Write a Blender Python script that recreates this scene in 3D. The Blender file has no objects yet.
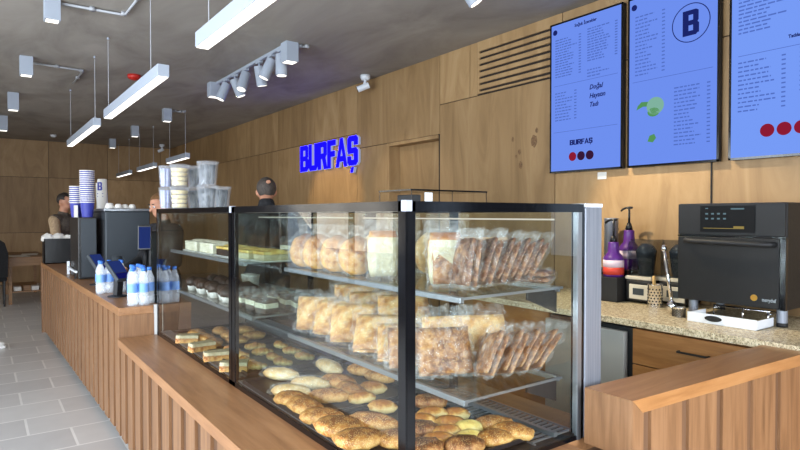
import bpy, bmesh, math, random
from mathutils import Vector, Matrix, noise
random.seed(7)
S = bpy.context.scene
PI = math.pi
V = Vector
# ------------------------------------------------------------------ camera
cam_d = bpy.data.cameras.new('camera'); cam = bpy.data.objects.new('camera', cam_d)
S.collection.objects.link(cam)
cam_d.sensor_width = 36.0; cam_d.lens = 36.0 * 578.0 / 800.0; cam_d.clip_start = 0.05
cam.location = (0, 0, 1.55)
cam.rotation_euler = (math.radians(89.0), 0, math.radians(-36.0))
S.camera = cam
# ------------------------------------------------------------------ world, light, exposure
S.view_settings.view_transform = 'Standard'; S.view_settings.look = 'None'
S.view_settings.exposure = -0.22; S.view_settings.gamma = 1.0
S.view_settings.use_curve_mapping = False
w = bpy.data.worlds.new('sky'); S.world = w; w.use_nodes = True
w.node_tree.nodes['Background'].inputs[0].default_value = (0.62, 0.78, 1.0, 1)
w.node_tree.nodes['Background'].inputs[1].default_value = 1.6
S.cycles.transparent_max_bounces = 40
S.cycles.max_bounces = 10
S.cycles.sample_clamp_indirect = 6.0

def area(name, loc, rot, sx, sy, power, col):
    l = bpy.data.lights.new(name, 'AREA'); l.shape = 'RECTANGLE'; l.size = sx; l.size_y = sy
    l.energy = power; l.color = col
    o = bpy.data.objects.new(name, l); S.collection.objects.link(o); o.location = loc; o.rotation_euler = rot
    return o
# daylight through the shop windows (front and street side)
area('daylight_front', (0.0, -2.75, 1.7), (PI / 2 - .55, 0, 0), 5.6, 2.6, 330, (0.86, 0.93, 1.0)).data.spread = math.radians(110)
area('daylight_side', (-3.5, 2.0, 1.6), (0, -PI / 2, 0), 2.5, 6.4, 720, (0.83, 0.915, 1.0))
area('daylight_side_far', (-3.5, 9.4, 1.6), (0, -PI / 2 + .7, 0), 2.0, 3.6, 75, (1.0, 0.84, 0.60))
def spot(name, loc, target, power, ang, col=(1, .93, .82), rad=.03, blend=.5):
    l = bpy.data.lights.new(name, 'SPOT'); l.energy = power; l.spot_size = math.radians(ang); l.spot_blend = blend
    l.color = col; l.shadow_soft_size = rad
    o = bpy.data.objects.new(name, l); S.collection.objects.link(o); o.location = loc
    o.rotation_euler = (V(target) - V(loc)).to_track_quat('-Z', 'Y').to_euler()
    return o

# ------------------------------------------------------------------ materials
def newmat(name):
    m = bpy.data.materials.new(name); m.use_nodes = True
    nt = m.node_tree; b = nt.nodes['Principled BSDF']
    return m, nt, b
def col(c): return (c[0], c[1], c[2], 1)
def srgb(r, g, b):
    f = lambda v: (v / 255 / 12.92) if v / 255 <= .04045 else ((v / 255 + .055) / 1.055) ** 2.4
    return (f(r), f(g), f(b))
def plain(name, c, rough=.5, metal=0, spec=.5):
    m, nt, b = newmat(name)
    b.inputs['Base Color'].default_value = col(c); b.inputs['Roughness'].default_value = rough
    b.inputs['Metallic'].default_value = metal; b.inputs['Specular IOR Level'].default_value = spec
    n = nt.nodes.new('ShaderNodeTexNoise'); n.inputs['Scale'].default_value = 30
    r = nt.nodes.new('ShaderNodeMapRange'); r.inputs['To Min'].default_value = max(0, rough - .05); r.inputs['To Max'].default_value = min(1, rough + .05)
    nt.links.new(n.outputs['Fac'], r.inputs['Value']); nt.links.new(r.outputs['Result'], b.inputs['Roughness'])
    return m
def noisy(name, stops, scale=(1, 1, 1), nscale=5, rough=.6, detail=6, bump=0, metal=0, dist=0, rough2=None, spec=.5):
    """colour ramp driven by (stretched) object-space noise"""
    m, nt, b = newmat(name)
    tc = nt.nodes.new('ShaderNodeTexCoord'); mp = nt.nodes.new('ShaderNodeMapping')
    mp.inputs['Scale'].default_value = scale
    n = nt.nodes.new('ShaderNodeTexNoise'); n.inputs['Scale'].default_value = nscale; n.inputs['Detail'].default_value = detail
    n.inputs['Distortion'].default_value = dist; n.inputs['Roughness'].default_value = .6
    r = nt.nodes.new('ShaderNodeValToRGB')
    el = r.color_ramp.elements
    el[0].position = stops[0][0]; el[0].color = col(stops[0][1]); el[1].position = stops[-1][0]; el[1].color = col(stops[-1][1])
    for p, c in stops[1:-1]:
        e = el.new(p); e.color = col(c)
    nt.links.new(tc.outputs['Object'], mp.inputs['Vector']); nt.links.new(mp.outputs['Vector'], n.inputs['Vector'])
    nt.links.new(n.outputs['Fac'], r.inputs['Fac']); nt.links.new(r.outputs['Color'], b.inputs['Base Color'])
    b.inputs['Roughness'].default_value = rough; b.inputs['Metallic'].default_value = metal
    b.inputs['Specular IOR Level'].default_value = spec
    if bump:
        bp = nt.nodes.new('ShaderNodeBump'); bp.inputs['Strength'].default_value = bump; bp.inputs['Distance'].default_value = .01
        nt.links.new(n.outputs['Fac'], bp.inputs['Height']); nt.links.new(bp.outputs['Normal'], b.inputs['Normal'])
    return m
def emit(name, c, s):
    m = bpy.data.materials.new(name); m.use_nodes = True; nt = m.node_tree
    nt.nodes.remove(nt.nodes['Principled BSDF'])
    e = nt.nodes.new('ShaderNodeEmission'); e.inputs[0].default_value = col(c); e.inputs[1].default_value = s
    nt.links.new(e.outputs[0], nt.nodes['Material Output'].inputs[0])
    return m
def glassy(name, tint=(1, 1, 1), refl=1.0, rough=0.0, extra=0.0):
    """clear pane: see-through with a Fresnel mirror on the outer side"""
    m = bpy.data.materials.new(name); m.use_nodes = True; nt = m.node_tree
    nt.nodes.remove(nt.nodes['Principled BSDF'])
    t = nt.nodes.new('ShaderNodeBsdfTransparent'); t.inputs[0].default_value = col(tint)
    g = nt.nodes.new('ShaderNodeBsdfGlossy'); g.inputs['Roughness'].default_value = rough
    fr = nt.nodes.new('ShaderNodeFresnel'); fr.inputs['IOR'].default_value = 1.5
    geo = nt.nodes.new('ShaderNodeNewGeometry')
    inv = nt.nodes.new('ShaderNodeMath'); inv.operation = 'SUBTRACT'; inv.inputs[0].default_value = 1
    mu = nt.nodes.new('ShaderNodeMath'); mu.operation = 'MULTIPLY'
    m2 = nt.nodes.new('ShaderNodeMath'); m2.operation = 'MULTIPLY_ADD'; m2.inputs[1].default_value = refl; m2.inputs[2].default_value = extra; m2.use_clamp = True
    mx = nt.nodes.new('ShaderNodeMixShader')
    nt.links.new(geo.outputs['Backfacing'], inv.inputs[1]); nt.links.new(inv.outputs[0], mu.inputs[0]); nt.links.new(fr.outputs[0], mu.inputs[1])
    nt.links.new(mu.outputs[0], m2.inputs[0]); nt.links.new(m2.outputs[0], mx.inputs[0])
    nt.links.new(t.outputs[0], mx.inputs[1]); nt.links.new(g.outputs[0], mx.inputs[2])
    nt.links.new(mx.outputs[0], nt.nodes['Material Output'].inputs[0])
    return m
def plastic_film(name, c=(1, 1, 1), body=.12, rough=.18, flat=0):
    """thin crinkled wrap: mostly clear, a little milky, shiny"""
    m = bpy.data.materials.new(name); m.use_nodes = True; nt = m.node_tree
    p = nt.nodes['Principled BSDF']; p.inputs['Base Color'].default_value = col(c); p.inputs['Roughness'].default_value = rough
    p.inputs['Specular IOR Level'].default_value = 1.0
    t = nt.nodes.new('ShaderNodeBsdfTransparent'); mx = nt.nodes.new('ShaderNodeMixShader')
    n = nt.nodes.new('ShaderNodeTexNoise'); n.inputs['Scale'].default_value = 45; n.inputs['Detail'].default_value = 3
    tc = nt.nodes.new('ShaderNodeTexCoord'); nt.links.new(tc.outputs['Object'], n.inputs['Vector'])
    mr = nt.nodes.new('ShaderNodeMapRange'); mr.inputs['From Min'].default_value = .42; mr.inputs['From Max'].default_value = .72
    mr.inputs['To Min'].default_value = body * (.6 + .5 * flat); mr.inputs['To Max'].default_value = min(.8, body * (4 - 4 * flat))
    nt.links.new(n.outputs['Fac'], mr.inputs['Value']); nt.links.new(mr.outputs['Result'], mx.inputs[0])
    bp = nt.nodes.new('ShaderNodeBump'); bp.inputs['Strength'].default_value = .6 * (1 - flat); bp.inputs['Distance'].default_value = .01
    nt.links.new(n.outputs['Fac'], bp.inputs['Height']); nt.links.new(bp.outputs['Normal'], p.inputs['Normal'])
    nt.links.new(t.outputs[0], mx.inputs[1]); nt.links.new(p.outputs[0], mx.inputs[2])
    nt.links.new(mx.outputs[0], nt.nodes['Material Output'].inputs[0])
    return m
def bread_mat(name, dark, mid, light, seed, seedfac=.5, seedscale=160, nscale=14, crown=None):
    m, nt, b = newmat(name)
    tc = nt.nodes.new('ShaderNodeTexCoord')
    n = nt.nodes.new('ShaderNodeTexNoise'); n.inputs['Scale'].default_value = nscale; n.inputs['Detail'].default_value = 8; n.inputs['Roughness'].default_value = .65
    r = nt.nodes.new('ShaderNodeValToRGB'); el = r.color_ramp.elements
    el[0].position = .37; el[0].color = col(dark); el[1].position = .64; el[1].color = col(light); e = el.new(.5); e.color = col(mid)
    vo = nt.nodes.new('ShaderNodeTexVoronoi'); vo.inputs['Scale'].default_value = seedscale
    lt = nt.nodes.new('ShaderNodeMath'); lt.operation = 'LESS_THAN'; lt.inputs[1].default_value = seedfac
    mx = nt.nodes.new('ShaderNodeMix'); mx.data_type = 'RGBA'
    for nd in (n, vo): nt.links.new(tc.outputs['Object'], nd.inputs['Vector'])
    nt.links.new(vo.outputs['Distance'], lt.inputs[0])
    if crown is None: nt.links.new(n.outputs['Fac'], r.inputs['Fac'])
    else:                                    # oven browning: the crown of a bun is browner than its flanks
        sx = nt.nodes.new('ShaderNodeSeparateXYZ'); nt.links.new(tc.outputs['Generated'], sx.inputs[0])
        m1 = nt.nodes.new('ShaderNodeMath'); m1.operation = 'MULTIPLY_ADD'; m1.inputs[1].default_value = -crown; m1.inputs[2].default_value = crown * .62
        m2 = nt.nodes.new('ShaderNodeMath'); m2.operation = 'ADD'
        nt.links.new(sx.outputs['Z'], m1.inputs[0]); nt.links.new(m1.outputs[0], m2.inputs[0]); nt.links.new(n.outputs['Fac'], m2.inputs[1]); nt.links.new(m2.outputs[0], r.inputs['Fac'])
    nt.links.new(lt.outputs[0], mx.inputs[0]); nt.links.new(r.outputs['Color'], mx.inputs[6]); mx.inputs[7].default_value = col(seed)
    nt.links.new(mx.outputs[2], b.inputs['Base Color']); b.inputs['Roughness'].default_value = .5
    bp = nt.nodes.new('ShaderNodeBump'); bp.inputs['Strength'].default_value = .8; bp.inputs['Distance'].default_value = .008
    nt.links.new(n.outputs['Fac'], bp.inputs['Height']); nt.links.new(bp.outputs['Normal'], b.inputs['Normal'])
    return m

M = {}
M['ply'] = noisy('plywood', [(.25, srgb(132, 102, 66)), (.5, srgb(156, 124, 84)), (.75, srgb(172, 141, 100))], (3.2, 3.2, .7), 1.3, .55, 9, .03, dist=1.2)
M['ply2'] = noisy('plywood_light', [(.25, srgb(138, 107, 69)), (.5, srgb(163, 130, 88)), (.75, srgb(178, 147, 105))], (2.6, 2.6, .7), 1.5, .55, 9, .03, dist=1.6)
M['ply3'] = noisy('plywood_brown', [(.25, srgb(124, 95, 60)), (.5, srgb(148, 117, 78)), (.75, srgb(165, 134, 94))], (4, 4, .6), 1.3, .55, 9, .03, dist=1.0)
M['knot'] = noisy('wood_knot', [(.3, srgb(74, 48, 28)), (.6, srgb(128, 96, 62))], (30, 30, 30), 2, .6)
M['gap'] = plain('panel_gap', srgb(40, 28, 18), .8)
M['ceil'] = noisy('concrete_ceiling', [(.3, srgb(132, 125, 117)), (.5, srgb(156, 149, 140)), (.7, srgb(172, 165, 156))], (1.2, .5, 1), 1.6, .75, 8, .05, dist=.7)
M['plaster'] = noisy('plaster', [(.3, srgb(150, 146, 140)), (.7, srgb(175, 170, 164))], (1, 1, 1), 2, .8)
M['oak'] = noisy('oak', [(.2, srgb(96, 66, 42)), (.5, srgb(134, 96, 64)), (.8, srgb(156, 117, 83))], (26, 26, 1.6), 1.3, .42, 8, .03, dist=.4)
M['oak_top'] = noisy('oak_worktop', [(.2, srgb(124, 84, 53)), (.5, srgb(156, 111, 73)), (.8, srgb(172, 128, 90))], (24, 2.0, 24), 1.3, .33, 8, .02, dist=.4)
M['oak_topx'] = noisy('oak_worktop_across', [(.2, srgb(136, 90, 50)), (.5, srgb(166, 116, 70)), (.8, srgb(180, 132, 86))], (2.0, 24, 24), 1.3, .33, 8, .02, dist=.4)
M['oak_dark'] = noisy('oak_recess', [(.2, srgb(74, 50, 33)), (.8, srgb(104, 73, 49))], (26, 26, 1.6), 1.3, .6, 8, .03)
M['cab'] = noisy('cabinet_wood', [(.2, srgb(134, 84, 38)), (.5, srgb(164, 110, 56)), (.8, srgb(182, 130, 76))], (3, 3, 30), 1.3, .45, 8, .02, dist=.4)
M['black'] = plain('black_metal', srgb(17, 17, 19), .35)
M['blackgloss'] = plain('black_printed_glass', srgb(9, 10, 14), .12)
M['blackmat'] = plain('black_plastic', srgb(24, 24, 27), .55)
M['graymach'] = plain('grey_steel_panel', srgb(54, 60, 66), .5, .15)
M['ovenblack'] = plain('oven_black', srgb(25, 24, 25), .5, 0, .35)
M['steel'] = noisy('brushed_steel', [(.3, srgb(132, 137, 148)), (.7, srgb(158, 163, 174))], (60, 60, 1), 2, .5, 4, 0, .7)
M['chrome'] = plain('chrome', (.8, .8, .82), .12, 1)
M['alu'] = plain('aluminium', srgb(160, 164, 170), .38, .85)
M['white'] = plain('white_paint', srgb(226, 230, 236), .45)
M['whitep'] = plain('white_plastic', srgb(232, 232, 230), .4)
M['lampw'] = plain('lamp_white', srgb(164, 172, 184), .5)
M['tube'] = plain('conduit_grey', srgb(170, 172, 176), .4)
M['red'] = plain('alarm_red', srgb(190, 40, 30), .4)
M['lit'] = emit('lamp_diffuser', (1, .95, .88), 3.2)
M['litspot'] = emit('spot_lens', (1, .95, .86), 2.5)
M['led'] = emit('case_led', (1, .93, .82), .95)
M['glass'] = glassy('case_glass', (.94, .965, .955), 1.4)
M['shelfglass'] = glassy('shelf_glass', (.90, .96, .94), 1.0, .02, .03)
M['acr'] = glassy('clear_acrylic', (.95, .97, .97), 1.2, .06, .04)
M['tub'] = plastic_film('clear_tub', (.90, .94, 1), .10, .12, .5)
M['film'] = plastic_film('plastic_wrap', (1, 1, 1), .048, .10)
M['bottle'] = plastic_film('water_bottle_plastic', (.88, .94, 1), .38, .1, .85)
M['signblue'] = emit('sign_blue', (.003, .0015, 1), 5)
M['signwhite'] = emit('sign_side_white', (.70, .72, .95), .55)
M['screen'] = emit('screen_blue', srgb(112, 146, 243), 1.12)
M['screen2'] = emit('screen_paleblue', srgb(120, 157, 248), 1.14)
M['ink'] = emit('screen_ink', srgb(30, 40, 112), 1.0)
M['inkl'] = emit('screen_small_text', srgb(90, 120, 210), 1.0)
M['inkline'] = emit('screen_rule', srgb(88, 116, 205), 1.0)
M['scred'] = emit('screen_red', srgb(150, 30, 55), 1.0)
M['scmar'] = emit('screen_maroon', srgb(60, 28, 60), 1.0)
M['scgreen'] = emit('screen_green', srgb(92, 158, 96), 1.0)
M['sclime'] = emit('screen_pale_green', srgb(136, 190, 170), 1.0)
M['posblue'] = emit('terminal_screen', srgb(44, 62, 130), .8)
M['posblue2'] = emit('terminal_panel', srgb(24, 28, 110), .8)
M['granite'] = bread_mat('granite', srgb(160, 142, 112), srgb(214, 196, 160), srgb(234, 220, 188), srgb(110, 94, 76), .30, 130, 60)
M['granite'].node_tree.nodes['Principled BSDF'].inputs['Roughness'].default_value = .2
M['purple'] = plain('purple_bottle', srgb(88, 38, 126), .35)
M['labelred'] = plain('label_red', srgb(206, 62, 44), .5)
M['labelpink'] = plain('label_pale', srgb(222, 200, 214), .5)
M['cream'] = plain('cream_plastic', srgb(206, 198, 182), .45)
M['smoke'] = glassy('smoked_acrylic', (.66, .69, .72), 1.4, .03, .06)
M['woodstick'] = plain('pale_wood', srgb(206, 170, 110), .6)
M['paleyellow'] = plain('pale_yellow', srgb(226, 206, 150), .6)
M['cupblue'] = plain('cup_blue', srgb(52, 58, 150), .5)
M['cuppale'] = plain('cup_pale_blue', srgb(176, 184, 226), .5)
M['paper'] = plain('white_paper', srgb(224, 220, 212), .8)
M['bluelabel'] = plain('blue_label', srgb(120, 165, 232), .4)
M['capblue'] = plain('cap_blue', srgb(70, 130, 225), .4)
M['seed'] = bread_mat('seeded_crust', srgb(82, 42, 18), srgb(146, 86, 42), srgb(190, 134, 78), srgb(206, 168, 116), .28, 190, 24, .25)
M['golden'] = bread_mat('golden_crust', srgb(164, 98, 34), srgb(216, 160, 78), srgb(240, 210, 146), srgb(236, 206, 150), .06, 90, 22, .42)
M['sesame'] = bread_mat('sesame_crust', srgb(128, 70, 26), srgb(186, 122, 54), srgb(220, 168, 96), srgb(232, 200, 144), .30, 200, 24, .25)
M['cheese'] = bread_mat('cheese_top', srgb(196, 150, 66), srgb(230, 200, 112), srgb(242, 224, 160), srgb(110, 100, 40), .10, 60, 12)
M['loaf'] = bread_mat('pale_loaf', srgb(196, 146, 84), srgb(224, 190, 130), srgb(240, 222, 178), srgb(246, 234, 200), .2, 80, 9)
M['crumb'] = bread_mat('bread_crumb', srgb(180, 168, 132), srgb(198, 188, 154), srgb(212, 204, 174), srgb(176, 158, 118), .12, 120, 22)
M['flat'] = bread_mat('seeded_flatbread', srgb(88, 48, 26), srgb(146, 94, 54), srgb(186, 138, 86), srgb(206, 164, 110), .25, 150, 24)
M['flatp'] = bread_mat('pale_flatbread', srgb(168, 108, 52), srgb(212, 160, 94), srgb(238, 206, 148), srgb(244, 222, 176), .15, 100, 16)
M['slice'] = bread_mat('brown_slices', srgb(70, 34, 22), srgb(122, 74, 48), srgb(172, 128, 90), srgb(200, 168, 128), .24, 130, 26)
M['choc'] = bread_mat('chocolate', srgb(30, 18, 12), srgb(58, 36, 24), srgb(84, 54, 34), srgb(110, 76, 50), .12, 90)
M['creamc'] = bread_mat('cream', srgb(214, 206, 178), srgb(234, 228, 204), srgb(246, 242, 226), srgb(90, 64, 44), .10, 60, 16)
M['tray'] = plain('black_tray', srgb(26, 26, 32), .4)
M['skin'] = noisy('skin', [(.3, srgb(170, 116, 90)), (.7, srgb(196, 142, 112))], (1, 1, 1), 20, .55)
M['hairdark'] = noisy('dark_hair', [(.3, srgb(20, 15, 12)), (.7, srgb(44, 34, 28))], (30, 30, 4), 4, .6)
M['hairgrey'] = noisy('short_hair', [(.3, srgb(40, 34, 30)), (.7, srgb(84, 74, 66))], (40, 40, 10), 5, .7)
M['hairbrown'] = noisy('brown_hair', [(.3, srgb(70, 44, 22)), (.7, srgb(122, 84, 46))], (30, 30, 4), 4, .55)
M['tan'] = noisy('tan_knit', [(.3, srgb(150, 126, 98)), (.7, srgb(184, 158, 126))], (1, 1, 1), 40, .9)
M['vest'] = noisy('grey_vest', [(.3, srgb(70, 62, 54)), (.7, srgb(96, 86, 76))], (1, 1, 1), 40, .9)
M['cloth'] = noisy('black_cloth', [(.3, srgb(14, 14, 16)), (.7, srgb(30, 30, 34))], (1, 1, 1), 40, .9)
M['tablewood'] = noisy('table_wood', [(.2, srgb(110, 78, 48)), (.8, srgb(160, 120, 80))], (3, 20, 20), 1.5, .5)
M['sneaker'] = plain('white_leather', srgb(220, 218, 214), .5)

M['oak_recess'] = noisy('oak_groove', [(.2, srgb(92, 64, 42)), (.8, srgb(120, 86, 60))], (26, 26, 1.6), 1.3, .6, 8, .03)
# floor: long grey tiles laid in running bond
def floor_mat():
    m, nt, b = newmat('floor_tiles')
    tc = nt.nodes.new('ShaderNodeTexCoord'); br = nt.nodes.new('ShaderNodeTexBrick')
    br.inputs['Color1'].default_value = col(srgb(184, 182, 181)); br.inputs['Color2'].default_value = col(srgb(198, 196, 194))
    br.inputs['Mortar'].default_value = col(srgb(222, 220, 217))
    br.inputs['Scale'].default_value = 1; br.inputs['Mortar Size'].default_value = .009; br.inputs['Mortar Smooth'].default_value = .2
    br.inputs['Brick Width'].default_value = .52; br.inputs['Row Height'].default_value = .40; br.inputs['Bias'].default_value = 0
    n = nt.nodes.new('ShaderNodeTexNoise'); n.inputs['Scale'].default_value = 6; n.inputs['Detail'].default_value = 6
    mx = nt.nodes.new('ShaderNodeMix'); mx.data_type = 'RGBA'; mx.blend_type = 'MULTIPLY'; mx.inputs[0].default_value = .35
    mr = nt.nodes.new('ShaderNodeMapRange'); mr.inputs['To Min'].default_value = .7; mr.inputs['To Max'].default_value = 1.2
    nt.links.new(tc.outputs['Object'], br.inputs['Vector']); nt.links.new(tc.outputs['Object'], n.inputs['Vector'])
    nt.links.new(n.outputs['Fac'], mr.inputs['Value']); nt.links.new(br.outputs['Color'], mx.inputs[6]); nt.links.new(mr.outputs['Result'], mx.inputs[7])
    nt.links.new(mx.outputs[2], b.inputs['Base Color']); b.inputs['Roughness'].default_value = .3
    bp = nt.nodes.new('ShaderNodeBump'); bp.inputs['Strength'].default_value = .2; bp.inputs['Distance'].default_value = .003; bp.invert = True
    nt.links.new(br.outputs['Fac'], bp.inputs['Height']); nt.links.new(bp.outputs['Normal'], b.inputs['Normal'])
    return m
M['floor'] = floor_mat()

# ------------------------------------------------------------------ mesh helpers
class B:
    """collects shapes (world coordinates, or local ones for a repeated kind) into ONE mesh"""
    def __init__(s): s.bm = bmesh.new(); s.mi = 0
    def _new(s, faces):
        for f in faces: f.material_index = s.mi
    def box(s, x0, x1, y0, y1, z0, z1, bev=0, rot=None, piv=None):
        r = bmesh.ops.create_cube(s.bm, size=1)
        vs = r['verts']; c = V(((x0 + x1) / 2, (y0 + y1) / 2, (z0 + z1) / 2))
        for v in vs: v.co = V((v.co.x * (x1 - x0), v.co.y * (y1 - y0), v.co.z * (z1 - z0)))
        fs = list({f for v in vs for f in v.link_faces})
        s._new(fs)
        if bev:
            es = list({e for v in vs for e in v.link_edges})
            g = bmesh.ops.bevel(s.bm, geom=es, offset=bev, segments=2, affect='EDGES', profile=.5)
            s._new(g['faces']); vs = list({v for f in g['faces'] for v in f.verts} | {v for v in vs if v.is_valid})
        for v in vs:
            if rot is not None:
                if piv is None: v.co = rot @ v.co + c
                else: v.co = rot @ (v.co + c - V(piv)) + V(piv)
            else: v.co += c
        return s
    def cyl(s, p0, p1, r0, r1=None, seg=16, caps=True):
        p0 = V(p0); p1 = V(p1); r1 = r0 if r1 is None else r1
        d = p1 - p0; q = d.to_track_quat('Z', 'Y').to_matrix()
        a = [s.bm.verts.new(p0 + q @ V((math.cos(2 * PI * i / seg) * r0, math.sin(2 * PI * i / seg) * r0, 0))) for i in range(seg)]
        b = [s.bm.verts.new(p1 + q @ V((math.cos(2 * PI * i / seg) * r1, math.sin(2 * PI * i / seg) * r1, 0))) for i in range(seg)]
        fs = [s.bm.faces.new((a[i], a[(i + 1) % seg], b[(i + 1) % seg], b[i])) for i in range(seg)]
        if caps: fs += [s.bm.faces.new(a[::-1]), s.bm.faces.new(b)]
        s._new(fs); return s
    def lathe(s, prof, c=(0, 0, 0), seg=20, closed=True):
        c = V(c); rings = []
        for r, z in prof:
            rings.append([s.bm.verts.new(c + V((math.cos(2 * PI * i / seg) * r, math.sin(2 * PI * i / seg) * r, z))) for i in range(seg)])
        fs = []
        for a, b in zip(rings, rings[1:]):
            fs += [s.bm.faces.new((a[i], a[(i + 1) % seg], b[(i + 1) % seg], b[i])) for i in range(seg)]
        if closed: fs += [s.bm.faces.new(rings[0][::-1]), s.bm.faces.new(rings[-1])]
        s._new(fs); return s
    def tube(s, pts, r, seg=8):
        pts = [V(p) for p in pts]; rings = []
        for i, p in enumerate(pts):
            d = (pts[min(i + 1, len(pts) - 1)] - pts[max(i - 1, 0)]); q = d.to_track_quat('Z', 'Y').to_matrix()
            rings.append([s.bm.verts.new(p + q @ V((math.cos(2 * PI * k / seg) * r, math.sin(2 * PI * k / seg) * r, 0))) for k in range(seg)])
        fs = []
        for a, b in zip(rings, rings[1:]):
            fs += [s.bm.faces.new((a[i], a[(i + 1) % seg], b[(i + 1) % seg], b[i])) for i in range(seg)]
        fs += [s.bm.faces.new(rings[0][::-1]), s.bm.faces.new(rings[-1])]
        s._new(fs); return s
    def ell(s, c, r, sub=3, amp=0, fr=8, rot=None, flat=None, seed=0):
        g = bmesh.ops.create_icosphere(s.bm, subdivisions=sub, radius=1); vs = g['verts']
        for v in vs:
            n = v.co.normalized()
            k = 1 + (amp * noise.noise(n * fr * .4 + V((seed * 3.1, seed * 1.7, seed))) + amp * .45 * noise.noise(n * fr * 1.1 + V((seed, 4.7, seed * 2.3))) if amp else 0)
            p = V((n.x * r[0] * k, n.y * r[1] * k, n.z * r[2] * k))
            if flat is not None and p.z < flat: p.z = flat
            if rot is not None: p = rot @ p
            v.co = p + V(c)
        s._new(list({f for v in vs for f in v.link_faces})); return s
    def prism(s, pts, fn, t0, t1):
        """2D outline pts -> solid; fn(u, v, t) gives the point"""
        a = [s.bm.verts.new(V(fn(u, v, t0))) for u, v in pts]; b = [s.bm.verts.new(V(fn(u, v, t1))) for u, v in pts]
        n = len(pts); fs = [s.bm.faces.new((a[i], a[(i + 1) % n], b[(i + 1) % n], b[i])) for i in range(n)]
        fs += [s.bm.faces.new(a[::-1]), s.bm.faces.new(b)]
        s._new(fs); return s
    def grid_slab(s, w, h, t, nx=6, nz=6, amp=.004, seed=0, round_=0):
        """crumpled slab standing in x-z, thickness along y, bottom at z=0"""
        def P(u, v, side):
            x = (u - .5) * w; z = v * h
            if round_:
                k = 1 - round_ * (abs(2 * v - 1) ** 3); x *= k
            e = min(u, 1 - u, v, 1 - v); th = t / 2 * (1 if e > .01 else .35)
            j = V((noise.noise(V((u * 7, v * 7, seed + side * 9.3))), noise.noise(V((u * 7 + 40, v * 7, seed + side * 5))), noise.noise(V((u * 7, v * 7 + 40, seed - side)))))
            return V((x, side * th, z)) + j * amp
        for side in (-1, 1):
            g = [[s.bm.verts.new(P(i / nx, k / nz, side)) for k in range(nz + 1)] for i in range(nx + 1)]
            fs = []
            for i in range(nx):
                for k in range(nz):
                    q = (g[i][k], g[i + 1][k], g[i + 1][k + 1], g[i][k + 1])
                    fs.append(s.bm.faces.new(q if side < 0 else q[::-1]))
            if side < 0: ga = g
            else: gb = g
            s._new(fs)
        fs = []
        for i in range(nx):
            fs.append(s.bm.faces.new((ga[i][0], gb[i][0], gb[i + 1][0], ga[i + 1][0])))
            fs.append(s.bm.faces.new((ga[i + 1][nz], gb[i + 1][nz], gb[i][nz], ga[i][nz])))
        for k in range(nz):
            fs.append(s.bm.faces.new((ga[0][k + 1], gb[0][k + 1], gb[0][k], ga[0][k])))
            fs.append(s.bm.faces.new((ga[nx][k], gb[nx][k], gb[nx][k + 1], ga[nx][k + 1])))
        s._new(fs); return s
    def move(s, mat4):
        bmesh.ops.transform(s.bm, matrix=mat4, verts=s.bm.verts); return s
    def build(s, name, mats, parent=None, smooth=False, local=False):
        me = bpy.data.meshes.new(name)
        if parent is not None and not local:
            off = V(parent.location)
            pp = parent.parent
            while pp is not None: off += V(pp.location); pp = pp.parent
            for v in s.bm.verts: v.co -= off
        bmesh.ops.recalc_face_normals(s.bm, faces=s.bm.faces)
        s.bm.to_mesh(me); s.bm.free()
        for m in (mats if isinstance(mats, (list, tuple)) else [mats]): me.materials.append(m)
        if smooth:
            for p in me.polygons: p.use_smooth = True
        o = bpy.data.objects.new(name, me); S.collection.objects.link(o)
        if parent is not None: o.parent = parent
        return o

def tag(o, label=None, cat=None, group=None, kind=None):
    if label: o['label'] = label
    if cat: o['category'] = cat
    if group: o['group'] = group
    if kind: o['kind'] = kind
    return o
def thing(name, label, cat, loc=(0, 0, 0), rz=0, group=None):
    o = bpy.data.objects.new(name, None); o.empty_display_size = .05; S.collection.objects.link(o)
    o.location = loc; o.rotation_euler = (0, 0, rz)
    return tag(o, label, cat, group)
def dup(root, loc, rot=(0, 0, 0), label=None, group=None, scale=None):
    kids = [c for c in root.children]
    r = root.copy(); S.collection.objects.link(r); r.location = loc; r.rotation_euler = rot
    if scale: r.scale = scale
    if label: r['label'] = label
    if group: r['group'] = group
    for c in kids:
        k = c.copy(); S.collection.objects.link(k); k.parent = r
        for g in c.children:
            q = g.copy(); S.collection.objects.link(q); q.parent = k
    return r
class Kind:
    """first placing moves the prototype itself, later ones copy it"""
    def __init__(s, root): s.root = root; s.used = False
    def put(s, loc, rot=(0, 0, 0), label=None, group=None, scale=None):
        if not s.used:
            s.used = True; r = s.root; r.location = loc; r.rotation_euler = rot
            if scale: r.scale = scale
            if label: r['label'] = label
            if group: r['group'] = group
            return r
        return dup(s.root, loc, rot, label, group, scale)
def struct(o): o['kind'] = 'structure'; return o
def text_mesh(txt, size, name, mat, parent, loc, face='-x', extrude=.0005, shear=0, bold=0, align='LEFT', sx=1):
    cu = bpy.data.curves.new('t', 'FONT'); cu.body = txt; cu.size = size; cu.extrude = extrude; cu.shear = shear; cu.offset = bold; cu.align_x = align
    cu.resolution_u = 2
    o = bpy.data.objects.new('t', cu); S.collection.objects.link(o)
    dg = bpy.context.evaluated_depsgraph_get()
    me = bpy.data.meshes.new_from_object(o.evaluated_get(dg)); bpy.data.objects.remove(o)
    R = {'-x': Matrix(((0, 0, -1), (-1, 0, 0), (0, 1, 0))), '-y': Matrix(((1, 0, 0), (0, 0, -1), (0, 1, 0)))}[face].to_4x4()
    me.transform(R @ Matrix.Diagonal((sx, 1, 1, 1)))
    off = V(loc)
    pp = parent
    while pp is not None: off -= V(pp.location); pp = pp.parent
    me.transform(Matrix.Translation(off)); me.materials.clear(); me.materials.append(mat)
    o2 = bpy.data.objects.new(name, me); S.collection.objects.link(o2); o2.parent = parent
    return o2
XW, ZC, YB = 3.95, 3.24, 15.45
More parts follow.
